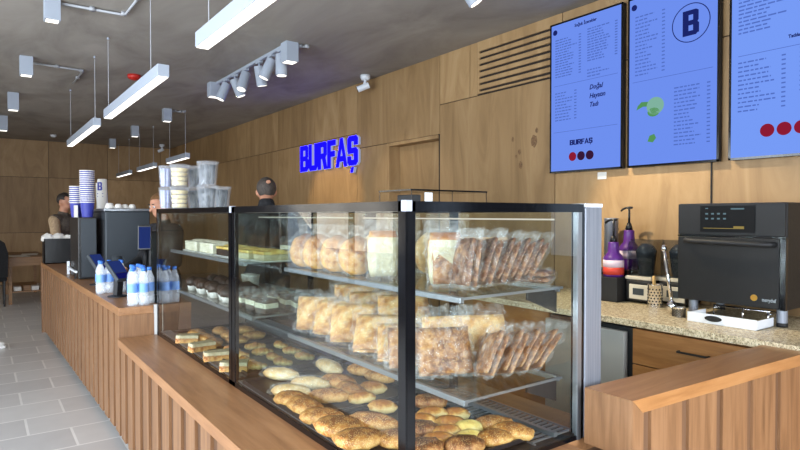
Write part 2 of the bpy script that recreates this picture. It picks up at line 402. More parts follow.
def wy(u, v, t): return (t, -u, v)        # outline on a plane facing -x: u to the right = -y

# ------------------------------------------------------------------ the room
b = B(); b.box(-3.6, XW + .2, -3, YB + .2, -.1, 0); struct(b.build('floor', M['floor']))
b = B(); b.box(-3.6, XW + .2, -3, YB + .2, ZC, ZC + .15); struct(b.build('ceiling', M['ceil']))
# right wall: plywood sheets with open joints over a dark backing, a door recess and a vent
b = B(); mats = [M['gap'], M['ply'], M['ply2'], M['ply3']]
DY0, DY1, DZ = 4.75, 5.66, 2.375
b.mi = 0; b.box(XW + .012, XW + .2, .12, DY0, 0, ZC); b.box(XW + .012, XW + .2, -3, .12, 0, 1.15); b.box(XW + .012, XW + .2, -3, .12, 2.75, ZC); b.box(XW + .012, XW + .2, -1.75, -.75, 1.15, 2.75); b.box(XW + .012, XW + .2, DY1, YB, 0, ZC); b.box(XW + .012, XW + .3, DY0, DY1, DZ, ZC); b.box(XW + .19, XW + .3, DY0, DY1, 0, DZ)
ys = [-2.0, -.8, .14, 1.9, 3.2, 4.72]
g = .004
VY0, VY1, VZ0, VZ1 = 3.16, 4.12, 2.73, 3.16
def sheet(y0, y1, z0, z1, k): b.mi = k; b.box(XW, XW + .015, y0 + g, y1 - g, z0 + g, z1 - g)
k = 0
for y0, y1 in zip(ys, ys[1:]):
    k += 1; sheet(y0, y1, 0, 1.2 if y0 < 0 else 2.715, 1 + k % 3)
for y0, y1 in [(-2, -.8), (-.8, .14), (.14, 1.9), (1.9, VY0 - .03)]:
    k += 1; sheet(y0, y1, 2.715, ZC, 1 + k % 3)
sheet(4.255, 4.72, 2.715, ZC, 2); sheet(VY1 + .03, 4.255, 2.715, ZC, 2)
sheet(4.72, DY1 + .72, DZ + .03, ZC, 3); sheet(DY1 + .03, DY1 + .72, 0, DZ + .03, 1)
yy = DY1 + .72
for i in range(8):
    y1 = min(yy + 1.22, YB); sheet(yy, y1, 0, 2.60, 1 + i % 3); sheet(yy, y1, 2.60, ZC, 1 + (i + 1) % 3); yy = y1
b.mi = 4
for y, z, r_ in [(3.43, 2.20, .045), (3.60, 2.12, .022), (3.585, 2.00, .028), (3.68, 2.24, .018), (3.64, 2.08, .014), (3.40, 2.29, .02)]:      # knots in the sheet
    b.prism([(math.cos(a * PI / 8) * r_ * .8, math.sin(a * PI / 8) * r_ * (1.2 + .2 * math.sin(a * 2.3))) for a in range(16)], lambda u, v_, t: (t, y + u, z + v_), XW - .0004, XW + .001)
struct(b.build('wall_right', mats + [M['knot']]))
# back wall
b = B(); b.mi = 0; b.box(-3.6, XW + .2, YB + .012, YB + .2, 0, ZC)
xx = -3.6; i = 0
while xx < XW:
    x1 = min(xx + 1.22, XW)
    for z0, z1 in ((0, 1.15), (1.15, 2.4), (2.4, ZC)):
        b.mi = 1 + (i + int(z0 * 2)) % 3; b.box(xx + g, x1 - g, YB, YB + .015, z0 + g, z1 - g)
    xx = x1; i += 1
struct(b.build('wall_back', mats))
# street side wall with openings, front wall with openings
b = B()
b.box(-3.4, -3.2, -3, -1.3, 0, ZC); b.box(-3.4, -3.2, 5.3, 7.3, 0, ZC); b.box(-3.4, -3.2, 11.5, YB, 0, ZC)
for y0, y1 in ((-1.3, 5.3), (7.3, 11.5)):
    b.box(-3.4, -3.2, y0, y1, 0, .3); b.box(-3.4, -3.2, y0, y1, 2.9, ZC)
struct(b.build('wall_left', M['plaster']))
b = B()
b.box(-3.4, -2.8, -2.7, -2.5, 0, ZC); b.box(2.8, XW + .2, -2.7, -2.5, 0, ZC)
b.box(-2.8, 2.8, -2.7, -2.5, 0, .3); b.box(-2.8, 2.8, -2.7, -2.5, 2.95, ZC)
struct(b.build('wall_front', M['plaster']))
def window(name, x0, x1, y0, y1, z0, z1, n, mat=None):
    r = struct(thing(name, None, None, ((x0 + x1) / 2, (y0 + y1) / 2, z0)))
    f = B(); t = .05
    if x1 - x0 < .2:
        for i in range(n + 1):
            y = y0 + (y1 - y0) * i / n; f.box(x0, x1, y - t / 2, y + t / 2, z0, z1)
        f.box(x0, x1, y0, y1, z0, z0 + t); f.box(x0, x1, y0, y1, z1 - t, z1)
        p = B(); p.box((x0 + x1) / 2 - .004, (x0 + x1) / 2 + .004, y0, y1, z0, z1)
    else:
        for i in range(n + 1):
            x = x0 + (x1 - x0) * i / n; f.box(x - t / 2, x + t / 2, y0, y1, z0, z1)
        f.box(x0, x1, y0, y1, z0, z0 + t); f.box(x0, x1, y0, y1, z1 - t, z1)
        p = B(); p.box(x0, x1, (y0 + y1) / 2 - .004, (y0 + y1) / 2 + .004, z0, z1)
    f.build('window_frame', M['blackmat'], r); p.build('window_pane', mat or glassy('window_glass', (1, 1, 1), 1.0), r)
window('window_1', -2.8, 2.8, -2.65, -2.55, .3, 2.95, 4)
window('window_2', -3.35, -3.25, -1.3, 5.3, .3, 2.9, 5)
window('window_4', XW + .05, XW + .13, -.75, .12, 1.15, 2.75, 1)
window('window_5', XW + .05, XW + .13, -2.5, -1.75, 1.15, 2.75, 1)
window('window_3', -3.35, -3.25, 7.3, 11.5, .3, 2.9, 3)
# door in its recess
b = B(); b.box(XW + .15, XW + .19, DY0 + .006, DY1 - .012, 0, DZ - .01)
d = struct(thing('door_1', None, None, (XW + .13, 5.2, 0)))
b.build('door_leaf', M['ply3'], d)
b = B(); b.box(XW - .006, XW + .15, DY1 - .012, DY1 + .028, 0, DZ + .028); b.box(XW - .006, XW + .15, DY0, DY1 - .012, DZ - .01, DZ + .028)
b.build('door_frame', M['ply'], d)
# vent grille
v = thing('vent_grille', 'wooden slotted vent grille in the wall panel left of the menu screens', 'vent', (XW, 3.64, 2.73))
b = B(); n = 7; pit = (VZ1 - VZ0) / n
for i in range(n + 1):
    z = VZ0 + i * pit; b.box(XW - .002, XW + .012, VY0, VY1, max(VZ0, z - .019), min(VZ1, z + .019))
b.box(XW - .002, XW + .012, VY1, VY1 + .028, VZ0, ZC - .004); b.box(XW - .002, XW + .012, VY0 - .028, VY0, VZ0, ZC - .004)
b.box(XW - .002, XW + .012, VY0, VY1, VZ1, ZC - .004)
b.build('slats', M['ply2'], v)
b = B(); b.box(XW + .0121, XW + .014, VY0, VY1, VZ0, VZ1); b.build('dark_backing', M['gap'], v)

# ------------------------------------------------------------------ counters
def slats(b, along, c, a0, a1, z0, z1, wd, gp, th, sign):
    """vertical battens; along='y' at x=c or along='x' at y=c"""
    a = a0
    while a + wd <= a1 + 1e-6:
        if along == 'y': b.box(min(c, c + sign * th), max(c, c + sign * th), a, a + wd, z0, z1)
        else: b.box(a, a + wd, min(c, c + sign * th), max(c, c + sign * th), z0, z1)
        a += wd + gp
HZ, LZ = .925, .723
# low counter carrying the display cases
lc = thing('low_counter', 'low oak counter with slatted front carrying the glass display cases', 'counter', (1.3, 2.6, 0))
b = B(); b.box(.735, 1.98, 1.325, 4.22, LZ - .05, LZ); b.box(.735, 1.712, 1.03, 1.325, LZ - .05, LZ); b.build('worktop', M['oak_top'], lc)
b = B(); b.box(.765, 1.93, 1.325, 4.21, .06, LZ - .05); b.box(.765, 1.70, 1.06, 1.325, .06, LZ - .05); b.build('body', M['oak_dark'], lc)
b = B(); slats(b, 'y', .765, 1.06, 4.21, .06, LZ - .05, .130, .085, .014, -1); slats(b, 'x', 1.06, .77, 1.70, .06, LZ - .05, .130, .085, .014, -1); b.build('slat_panel', M['oak'], lc)
b = B(); b.box(.80, 1.69, 1.12, 1.33, 0, .06); b.box(.80, 1.9, 1.33, 4.2, 0, .06); b.build('plinth', M['blackmat'], lc)
# high counter, slightly out of line with the low one
hc = thing('service_counter', 'long raised oak service counter with slatted front along the left', 'counter', (.95, 6.6, 0))
ang = math.atan2(-.105, 4.75)
def skew(b): 
    b.move(Matrix(((1, -.0215, 0, 4.23 * .0215), (0, 1, 0, 0), (0, 0, 1, 0), (0, 0, 0, 1)))); return b
b = B(); b.box(.745, .968, 4.235, 8.95, HZ - .055, HZ, .003); b.box(.968, 1.0, 4.262, 6.05, HZ - .055, HZ); b.box(.968, 1.5, 6.05, 8.95, HZ - .055, HZ - .001); skew(b).build('worktop', M['oak_top'], hc)
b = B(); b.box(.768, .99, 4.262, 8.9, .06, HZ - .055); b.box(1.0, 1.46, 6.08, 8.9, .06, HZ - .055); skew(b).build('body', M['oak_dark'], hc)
b = B(); b.box(.748, .97, 4.237, 4.26, .06, HZ - .055); skew(b).build('end_panel', M['oak'], hc)
b = B(); b.box(.745, 1.46, 8.9, 8.94, 0, HZ - .055); skew(b).build('far_panel', M['oak'], hc)
b = B(); slats(b, 'y', .768, 4.262, 8.9, .06, HZ - .055, .135, .065, .014, -1); skew(b).build('slat_panel', M['oak'], hc)
b = B(); b.box(.80, 1.0, 4.27, 8.88, 0, .06); skew(b).build('plinth', M['blackmat'], hc)
b = B(); b.box(.970, 1.03, 4.240, 4.260, .06, HZ + .002); b.build('side_cover', M['whitep'], hc); 
# right counter branch
rc = thing('counter_branch', 'raised oak counter with wide slats in the right foreground', 'counter', (2.4, 1.2, 0))
BX0, BX1, BY0, BY1 = 1.765, 3.034, 1.10, 1.29
def skew2(b): b.move(Matrix(((1, 0, 0, 0), (-.06, 1, 0, .06 * 1.8), (0, 0, 1, 0), (0, 0, 0, 1)))); return b
b = B(); b.prism([(BX0 + .0012, HZ), (BX0 + .058, HZ - .05), (BX1, HZ - .05), (BX1, HZ)], lambda u, v, t: (u, t, v), BY0, BY1)
skew2(b).build('worktop', M['oak_topx'], rc)
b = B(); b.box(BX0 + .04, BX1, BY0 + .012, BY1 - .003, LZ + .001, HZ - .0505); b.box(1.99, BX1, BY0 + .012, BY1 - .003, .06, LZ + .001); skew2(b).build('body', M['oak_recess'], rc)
b = B(); b.prism([(BX0, HZ), (BX0 + .0565, HZ - .05), (BX0 + .04, LZ + .001), (BX0, LZ + .001)], lambda u, v, t: (u, t, v), BY0 - .0005, BY1 + .0005)
skew2(b).build('end_panel', M['oak'], rc)
b = B(); b.prism([(BX0 + .0572, HZ - .0503), (BX0 + .0405, LZ + .001), (BX0 + .062, LZ + .001), (BX0 + .062, HZ - .0503)], lambda u, v, t: (u, t, v), BY0 + .0002, BY0 + .012); slats(b, 'x', BY0 + .012, 1.870, BX1, .06, HZ - .0503, .183, .046, .0118, -1); skew2(b).build('slat_panel', M['oak'], rc)
b = B(); b.box(2.0, BX1 - .01, BY0 + .06, BY1 - .03, 0, .06); skew2(b).build('plinth', M['blackmat'], rc)

# ------------------------------------------------------------------ display cases
CX0, CX1, CZ = .984, 1.80, 1.59
def case(y0, y1, label, right_end, shelves):
    r = thing('display_case', label, 'display case', (1.4, (y0 + y1) / 2, LZ), 0, 'glass display cases on the low counter')
    f = B(); z0 = LZ
    # black printed margins on the front pane and ends (frame)
    f.box(CX0 - .002, CX0 + .006, y0, y0 + .036, z0, CZ); f.box(CX0 - .002, CX0 + .006, y1 - .036, y1, z0, CZ)
    f.box(CX0 - .002, CX0 + .006, y0, y1, CZ - .03, CZ); f.box(CX0 - .002, CX0 + .006, y0, y1, z0, z0 + .022)
    f.box(CX0, CX0 + .034, y0, y0 + .006, z0, CZ); f.box(CX0, CX1, y0, y0 + .006, CZ - .03, CZ)
    f.box(CX0, CX1, y0, y0 + .006, z0, z0 + .016)
    f.box(CX0, CX0 + .03, y1 - .006, y1, z0, CZ); f.box(CX0, CX1, y1 - .006, y1, CZ - .03, CZ)
    f.box(CX0, CX0 + .03, y0, y1, CZ - .014, CZ); f.box(CX1 - .03, CX1, y0, y1, CZ - .03, CZ)
    f.box(CX1 - .03, CX1, y0, y0 + .03, z0, CZ); f.box(CX1 - .03, CX1, y1 - .03, y1, z0, CZ)
    f.box(CX1 - .03, CX1, (y0 + y1) / 2 - .015, (y0 + y1) / 2 + .015, z0, CZ)
    f.build('frame', M['blackgloss'], r)
    p = B(); p.box(CX0, CX0 + .005, y0 + .03, y1 - .03, z0 + .015, CZ - .025); p.build('front_pane', M['glass'], r)
    p = B(); p.box(CX0 + .03, CX1 - .03, y0 + .001, y0 + .005, z0 + .015, CZ - .025); p.build('side_pane', M['glass'], r)
    p = B(); p.box(CX0 + .03, CX1 - .03, y1 - .005, y1 - .001, z0 + .015, CZ - .025); p.build('side_pane', M['glass'], r)
    p = B(); p.box(CX0 + .03, CX1 - .03, y0 + .006, y1 - .006, CZ - .008, CZ - .002); p.build('top_pane', M['glass'], r)
    p = B(); p.box(CX1 - .016, CX1 - .012, y0 + .03, y1 - .03, z0 + .03, CZ - .03); p.build('back_door', M['glass'], r)
    for x0, x1, z in shelves:
        s = B(); s.box(x0, x1, y0 + .065, y1 - .02, z - .008, z); sh = s.build('shelf', M['shelfglass'], r)
        s = B(); s.box(x0 - .012, x0 + .006, y0 + .06, y1 - .02, z - .018, z + .002, .002); s.box(x0, x1, y0 + .0605, y0 + .0648, z - .008, z + .001)
        s.box(x1 - .01, x1, y0 + .075, y1 - .05, z - .02, z); s.build('shelf_rail', M['alu'], sh)
        for yb in (y0 + .09, y1 - .1):
            s = B(); s.prism([(0, 0), (-.16, 0), (-.16, -.03), (0, -.09)], lambda u, v, t: (CX1 - .04 + u, t, z - .01 + v), yb, yb + .01); s.build('shelf_bracket', M['blackmat'], sh)
    d = B(); d.box(CX0 + .012, CX1 - .03, y0 + .012, y1 - .012, z0, z0 + .02); d.build('deck', M['blackmat'], r)
    gr = B()
    yy = y0 + .03
    while yy < y1 - .03:
        gr.box(CX0 + .016, CX0 + .075, yy, yy + .008, z0 + .024, z0 + .03); gr.box(1.56, CX1 - .04, yy, yy + .010, z0 + .024, z0 + .03); yy += .026
    for x in (CX0 + .018, CX0 + .045, CX0 + .072, 1.56, 1.78): gr.box(x, x + .005, y0 + .02, y1 - .02, z0 + .02, z0 + .026)
    gr.box(1.655, 1.672, y0 + .014, y1 - .014, z0 + .03, z0 + .046)
    gr.build('deck_grille', M['alu'], r)
    l = B(); l.box(CX0 + .05, CX0 + .058, y0 + .05, y1 - .05, CZ - .030, CZ - .025); l.build('led_strip', M['led'], r)
    l = B(); l.box(CX1 - .10, CX1 - .092, y0 + .06, y1 - .05, CZ - .06, CZ - .054); l.build('led_strip', M['led'], r)
    c = B()
    c.box(CX0 - .004, CX0 + .022, y0 - .002, y0 + .020, CZ - .03, CZ + .003, .002); c.build('corner_cap', plain('cap_grey', srgb(168, 172, 186), .5), r)
    if right_end:
        s = B(); s.box(CX1 + .005, CX1 + .105, y0 - .004, y0 + .06, z0, CZ - .012, .003); s.build('steel_post', M['steel'], r)
        s = B(); s.box(CX1 + .003, CX1 + .107, y0 - .006, y0 + .062, CZ - .012, CZ + .002, .002); s.build('post_cap', M['white'], r)
        s = B(); s.box(CX1 - .035, CX1 - .014, y0 - .003, y0 + .02, z0, CZ - .03); s.build('post_trim', M['alu'], r)
    return r
NS1 = 1.282; NS2 = .945; FS1 = 1.31; FS2 = 1.03
case(1.325, 2.735, 'near glass display case full of bread with a steel post at its right end', True, [(1.257, CX1 - .04, NS1), (1.275, CX1 - .04, NS2)])
case(2.745, 4.205, 'far glass display case with cakes, clear tubs stacked on its top', False, [(1.08, CX1 - .04, FS1), (1.12, CX1 - .04, FS2)])
# ------------------------------------------------------------------ bread and pastry
def rz(a): return Matrix.Rotation(a, 3, 'Z')
def mk_bun(name, label, cat, mat, r, amp=.1, wrapped=False, part='crust', seed=0):
    o = thing(name, label, cat)
    b = B(); b.ell((0, 0, r[2] * .72), r, 3, amp, 9, None, -r[2] * .72, seed); b.build(part, mat, o, True, True)
    if wrapped:
        b = B(); b.ell((0, 0, r[2] * .85), (r[0] * 1.12, r[1] * 1.12, r[2] * 1.08), 3, .22, 22, None, -r[2] * .84, seed + 3)
        b.prism([(-.02, .0), (.03, -.035), (.05, .0), (.03, .04)], lambda u, v, t: (r[0] * 1.08 + u, v, t), r[2] * .5, r[2] * .5 + .006)
        b.build('plastic_wrap', M['film'], o, False, True)
    return Kind(o)
KS = mk_bun('seeded_roll', '', 'bread roll', M['seed'], (.072, .055, .034), .12, seed=1)
KG = mk_bun('golden_bun', '', 'bread roll', M['golden'], (.060, .036, .028), .12, seed=2)
KC = mk_bun('cheese_bun', '', 'bread roll', M['cheese'], (.050, .036, .028), .12, seed=3)
KF = mk_bun('flat_pastry', '', 'pastry', M['sesame'], (.070, .05, .028), .14, seed=4)
KR = mk_bun('round_sesame_bread', '', 'bread', M['sesame'], (.088, .074, .032), .12, seed=5)
KL = mk_bun('long_sesame_roll', '', 'bread roll', M['sesame'], (.098, .048, .034), .14, seed=6)
KW = mk_bun('wrapped_roll', '', 'wrapped bread', M['loaf'], (.105, .046, .033), .1, True, 'roll', seed=7)
dk = [(1.45,1.76,'S'),(1.37,1.65,'G'),(1.45,1.6,'G'),(1.28,1.6,'G'),(1.36,1.53,'G'),(1.37,1.45,'C'),(1.26,1.48,'G'),(1.37,1.36,'C'),(1.49,1.36,'F'),(1.27,1.4,'G'),(1.3,1.34,'S'),(1.43,1.27,'F'),(1.5,1.29,'F'),(1.15,1.47,'S'),(1.2,1.54,'S'),
 (1.02,1.72,'R'),(1.14,1.7,'L'),(.99,1.85,'L'),(1.02,1.99,'L'),(.96,2.14,'L'),(1.04,2.17,'W'),(1.18,2.26,'W'),(1.14,2.48,'W'),(1.29,2.2,'L'),(1.39,2.46,'W'),(1.5,2.31,'L'),(1.26,1.96,'G'),(1.27,1.83,'G'),(1.26,2.06,'L'),(1.37,2.05,'G'),(1.01,1.57,'R'),(1.11,1.54,'R'),(1.52,2.17,'L'),(1.17,2.06,'L')]
ORD = ['leftmost', 'second from the left', 'third from the left', 'fourth from the left', 'fifth from the left', 'sixth from the left', 'seventh from the left', 'eighth from the left', 'ninth from the left', 'tenth from the left', 'eleventh from the left', 'twelfth from the left']
def order(n, i):
    if n == 1: return 'only'
    if i == n - 1: return 'rightmost'
    if i == n - 2 and n > 4: return 'second from the right'
    if i == n - 3 and n > 6: return 'third from the right'
    if i == n - 4 and n > 8: return 'fourth from the right'
    return ORD[i]
def across(o): return math.atan2(o.location.x, o.location.y)
def label_row(objs, fmt):
    """labels from left to right as the photo shows them"""
    for i, o in enumerate(sorted(objs, key=across)): o['label'] = fmt % order(len(objs), i)
TZ = LZ + .032
rad = dict(S=.062, G=.05, C=.044, F=.056, R=.078, L=.066, W=.07)
pos = []
for x, y, k in dk:
    pos.append([min(max(x * 1.03, 1.035), 1.54), min(max(y * 1.05, 1.415), 2.60), k])
for it in range(60):
    for i in range(len(pos)):
        for j in range(i):
            a, c = pos[i], pos[j]; dx, dy = a[0] - c[0], a[1] - c[1]; dd = math.hypot(dx, dy) + 1e-6
            need = (rad[a[2]] + rad[c[2]]) * .86
            if dd < need:
                s = (need - dd) / dd * .25
                a[0] += dx * s; a[1] += dy * s; c[0] -= dx * s; c[1] -= dy * s
        pos[i][0] = min(max(pos[i][0], 1.05), 1.535); pos[i][1] = min(max(pos[i][1], 1.425), 2.60)
tr = []
for i, (y0, y1) in enumerate(((1.375, 2.0), (2.015, 2.65))):
    t = thing('serving_tray', ['black tray of buns on the near case floor beside the steel post', 'black tray of long and wrapped rolls in the middle of the near case floor'][i], 'tray', (1.3, (y0 + y1) / 2, LZ + .026), 0, 'black trays on the case floor')
    b = B(); b.box(1.01, 1.55, y0, y1, LZ + .0265, LZ + .031); b.build('base', M['tray'], t)
    b = B()
    for q in ((1.0, 1.006, y0, y1), (1.544, 1.55, y0, y1), (1.0, 1.55, y0, y0 + .006), (1.0, 1.55, y1 - .006, y1)): b.box(*q, LZ + .0265, LZ + .045)
    b.build('rim', M['tray'], t)
KK = dict(S=KS, G=KG, C=KC, F=KF, R=KR, L=KL, W=KW)
ANG = dict(S=-.4, G=-.75, C=-.2, F=-.6, R=-.9, L=-1.2, W=-1.25)
rows = {}
for i, (x, y, k) in enumerate(pos):
    s = random.uniform(.94, 1.1)
    o = KK[k].put((x, y, TZ), (random.uniform(-.08, .08), random.uniform(-.08, .08), ANG[k] + random.uniform(-.35, .35)), None, 'bread and buns on the floor of the near case', (s, s, s))
    rows.setdefault(k, []).append(o)
label_row(rows['S'], '%s of the dark seeded rolls on the near tray of buns')
label_row(rows['G'], '%s of the plain golden buns on the case floor')
label_row(rows['C'], '%s of the two yellow cheese-topped buns near the steel post')
label_row(rows['F'], "%s of the flat brown pastries in the near case's right corner")
label_row(rows['R'], '%s of the big round sesame breads at the front of the trays')
label_row(rows['L'], '%s of the unwrapped long sesame rolls on the middle tray')
label_row(rows['W'], '%s of the long rolls in clear wrap on the middle tray')
# small clear price-card holder lying between the buns
o = thing('card_holder', 'small clear card holder standing behind the buns near the grille', 'card holder', (1.5, 1.62, TZ))
b = B(); b.box(1.46, 1.55, 1.615, 1.62, TZ, TZ + .045, rot=Matrix.Rotation(-.3, 3, 'X'), piv=(1.5, 1.62, TZ)); b.box(1.46, 1.55, 1.60, 1.645, TZ - .001, TZ + .002); b.build('holder', M['acr'], o)

# --- packs: bread in clear plastic
def mk_pack(name, mat, w, h, t, n=1, seed=0, crust=None, rnd=0, cat='bread pack'):
    o = thing(name, '', cat)
    for i in range(n):
        b = B(); b.grid_slab(w, h, t, 7, 7, .006, seed + i * 2.3, rnd)
        b.move(Matrix.Translation((0, (i - (n - 1) / 2) * (t + .004), .012)))
        mats = [mat]
        if crust:
            mats = [mat, crust]
            for f in b.bm.faces:
                c = f.calc_center_median(); 
                if abs(f.normal.y) < .5 or c.z > h * .97 or abs(c.x) > w * .44: f.material_index = 1
        b.build('bread', mats, o, True, True)
    b = B(); b.grid_slab(w * 1.14, h * 1.30, (t + .004) * n + .012, 8, 8, .024, seed + 11, rnd * .5); b.build('plastic_wrap', M['film'], o, False, True)
    return Kind(o)
def E3(m): return m.to_euler()
RX = lambda a: Matrix.Rotation(a, 3, 'X'); RY = lambda a: Matrix.Rotation(a, 3, 'Y'); RZ = lambda a: Matrix.Rotation(a, 3, 'Z')
# upper shelf, front row of round loaves
def mk_loaf(seed, mat):
    o = thing('round_loaf', '', 'bread loaf')
    b = B(); b.ell((0, 0, .092), (.088, .052, .094), 3, .10, 9, None, -.09, seed); b.build('loaf', mat, o, True, True)
    b = B(); b.ell((0, 0, .100), (.100, .062, .108), 3, .22, 22, None, -.1, seed + 4)
    b.prism([(-.03, 0), (.03, 0), (.05, .05), (-.05, .055)], lambda u, v, t: (u, t, .19 + v), -.004, .004); b.build('plastic_wrap', M['film'], o, False, True)
    return Kind(o)
KLo = mk_loaf(3, M['sesame']); KLp = mk_loaf(5, M['loaf'])
lo = []
for i, (x, y, K) in enumerate([(1.335, 2.655, KLo), (1.335, 2.51, KLo), (1.34, 2.345, KLo), (1.345, 2.18, KLo)]):
    lo.append(K.put((x, y, NS1 + .001), (-.12, 0, -.5 + .08 * (i % 2)), None, 'bagged loaves on the upper shelf', (.9, .9, .92)))
label_row(lo, '%s of the four round sesame loaves bagged on the upper shelf')
Kc = mk_pack('cut_loaf', M['crumb'], .13, .19, .06, 1, 4, M['golden'], .18, 'bread loaf')
Kc.put((1.355, 1.985, NS1 + .001), E3(RZ(-.5)), 'pale cut white loaf beside the black corner of the near case, left of it', 'bagged loaves on the upper shelf')
Kc.put((1.40, 1.64, NS1 + .001), E3(RZ(-.55)), 'cut white loaf just right of the black corner post on the upper shelf', 'bagged loaves on the upper shelf')
for i, x in enumerate((1.44, 1.53)):
    KLp.put((x + .12, 2.35 - .3 * i, NS1 + .001), (0, 0, .3), ['pale loaf in wrap behind the round sesame loaves, the further one', 'pale loaf in wrap behind the round sesame loaves, the nearer one'][i], 'bagged loaves on the upper shelf')
# upper shelf right: dark sliced packs leaning to the right
Ks = mk_pack('sliced_bread_pack', M['slice'], .17, .165, .022, 2, 6)
pk = []
for i, (x, tl) in enumerate([(1.385, .18), (1.45, .42), (1.52, .55), (1.59, .62), (1.655, .68)]):
    pk.append(Ks.put((x, 1.53, NS1 + .004 + .014 * math.sin(tl)), E3(RY(tl) @ RZ(PI / 2 - .35)), None, 'leaning packs on the upper shelf'))
label_row(pk, "%s of the leaning dark sliced-bread packs on the upper shelf")
Kt = mk_pack('bread_bag', M['flat'], .15, .15, .03, 1, 8)
Kt.put((1.405, 1.60, NS1 + .003), E3(RZ(-.4) @ RX(-.2)), 'crinkled bread bag standing at the shelf corner left of the leaning packs', 'leaning packs on the upper shelf')
Ks.put((1.765, 1.43, NS1 + .034), E3(RZ(.5) @ RX(-PI / 2)), 'sliced bread pack lying flat at the right end of the upper shelf', 'leaning packs on the upper shelf', (.85, .85, .85))
Kf = mk_pack('flatbread_pack', M['flatp'], .20, .165, .022, 2, 10)
for i, (x, y) in enumerate(((1.52, 1.66), (1.63, 1.60))):
    Kf.put((x, y + .06, NS1 + .003), E3(RZ(-.45) @ RX(-.25)), ['pale bread pack standing behind the leaning dark packs, left one', 'pale bread pack standing behind the leaning dark packs, right one'][i], 'leaning packs on the upper shelf')
# lower shelf left: pale flatbreads leaning in a row
fl = []
for i, (x, y, tl, a, sc_) in enumerate([(1.365, 2.60, .30, -.75, 1.0), (1.375, 2.45, .45, -.9, 1.0), (1.38, 2.26, .55, -.65, 1.08), (1.36, 2.04, .75, -.75, 1.05), (1.365, 1.86, .80, -.6, 1.0)]):
    fl.append(Kf.put((x, y, NS2 + .014), E3(RZ(a) @ RX(-tl)), None, 'flatbread packs on the lower shelf', (sc_, sc_, sc_)))
label_row(fl, "%s of the pale flatbread packs leaning along the lower shelf front")
fl = []
for i, (x, y, tl) in enumerate([(1.55, 2.50, .4), (1.50, 2.26, 1.0), (1.52, 2.04, .95)]):
    fl.append(Kf.put((x, y, NS2 + .05 + .05 * (i > 0)), E3(RZ(-.5) @ RX(-tl)), None, 'flatbread packs on the lower shelf', (1.15, 1.05, 1.15)))
label_row(fl, "%s of the pale flatbread packs in the lower shelf's rear row")
# lower shelf right: seeded flatbread, big one in front
Kd = mk_pack('seeded_flatbread_pack', M['flat'], .20, .17, .020, 2, 14)
Kd.put((1.375, 1.60, NS2 + .012), E3(RZ(-.42) @ RX(-.45)), 'large seeded flatbread pack facing out at the front corner of the lower shelf', 'seeded flatbread packs on the lower shelf')
pk = []
for i, (x, y, tl) in enumerate([(1.465, 1.52, .55), (1.535, 1.50, .62), (1.60, 1.49, .7), (1.66, 1.48, .85)]):
    pk.append(Kd.put((x, y, NS2 + .006 + .02 * math.sin(tl)), E3(RY(tl) @ RZ(PI / 2 - .5)), None, 'seeded flatbread packs on the lower shelf', (.95, .95, .95)))
label_row(pk, '%s of the seeded flatbread packs leaning right of the large one')
Kd.put((1.335, 1.76, NS2 + .012), E3(RZ(-.5) @ RX(-.5)), 'seeded flatbread pack just right of the corner post, behind the large one', 'seeded flatbread packs on the lower shelf', (.85, .85, .9))
fl = []
for i, (x, y) in enumerate([(1.48, 1.70), (1.60, 1.64)]):
    fl.append(Kf.put((x, y, NS2 + .01), E3(RZ(-.4) @ RX(-.3)), ['pale flatbread pack standing behind the large seeded one', 'pale flatbread pack behind the leaning seeded packs, further right'][i], 'seeded flatbread packs on the lower shelf', (1, 1, 1.12)))

# --- far case: cakes above, small packs on the middle shelf, pastries on the floor
def cake(name, label, loc, sx, sy, h, base, top, cat='cake'):
    o = thing(name, label, cat, loc)
    b = B(); b.box(loc[0] - sx / 2 - .012, loc[0] + sx / 2 + .012, loc[1] - sy / 2 - .012, loc[1] + sy / 2 + .012, loc[2], loc[2] + .004); b.build('cake_board', M['whitep'], o)
    b = B(); b.box(loc[0] - sx / 2, loc[0] + sx / 2, loc[1] - sy / 2, loc[1] + sy / 2, loc[2] + .004, loc[2] + h, .004); b.build('sponge', base, o)
    b = B(); b.box(loc[0] - sx / 2 - .002, loc[0] + sx / 2 + .002, loc[1] - sy / 2 - .002, loc[1] + sy / 2 + .002, loc[2] + h, loc[2] + h + .016, .006)
    for i in range(5): b.ell((loc[0], loc[1] + sy * (i - 2) / 5.5, loc[2] + h + .016), (sx * .3, .02, .01), 2, .2, 8)
    b.build('topping', top, o)
    return o
cake('cream_cake', 'white cream cake at the far left of the upper shelf in the far case', (1.21, 3.92, FS1 + .001), .16, .26, .05, M['creamc'], M['creamc'])
cake('cream_cake', 'white speckled cream cake, second on the upper shelf of the far case', (1.21, 3.60, FS1 + .001), .16, .26, .05, M['creamc'], M['creamc'])
cake('layer_cake', 'brown layer cake with yellow top left of the black divider', (1.21, 3.29, FS1 + .001), .16, .24, .04, M['choc'], M['cheese'])
cake('layer_cake', 'yellow-topped tray cake just right of the black divider', (1.22, 3.03, FS1 + .001), .16, .20, .035, M['crumb'], M['cheese'])
cake('layer_cake', 'yellow-topped tray cake next to the near case', (1.24, 2.84, FS1 + .001), .16, .14, .035, M['crumb'], M['cheese'])
o = thing('muffin', '', 'muffin'); b = B(); b.lathe([(.024, 0), (.034, .04)], (0, 0, 0), 18); b.build('paper_case', M['paper'], o, True, True)
b = B(); b.ell((0, 0, .044), (.04, .04, .028), 3, .15, 10); b.build('top', M['choc'], o, True, True)
Km = Kind(o); mu = []
for i in range(7):
    mu.append(Km.put((1.185 + .02 * (i % 2), 4.06 - .115 * i, FS2 + .001), (0, 0, i), None, 'chocolate muffins in the far case', (1.25, 1.25, 1.35)))
label_row(mu, "%s of the dark chocolate muffins in the far case's front row")
mu = []
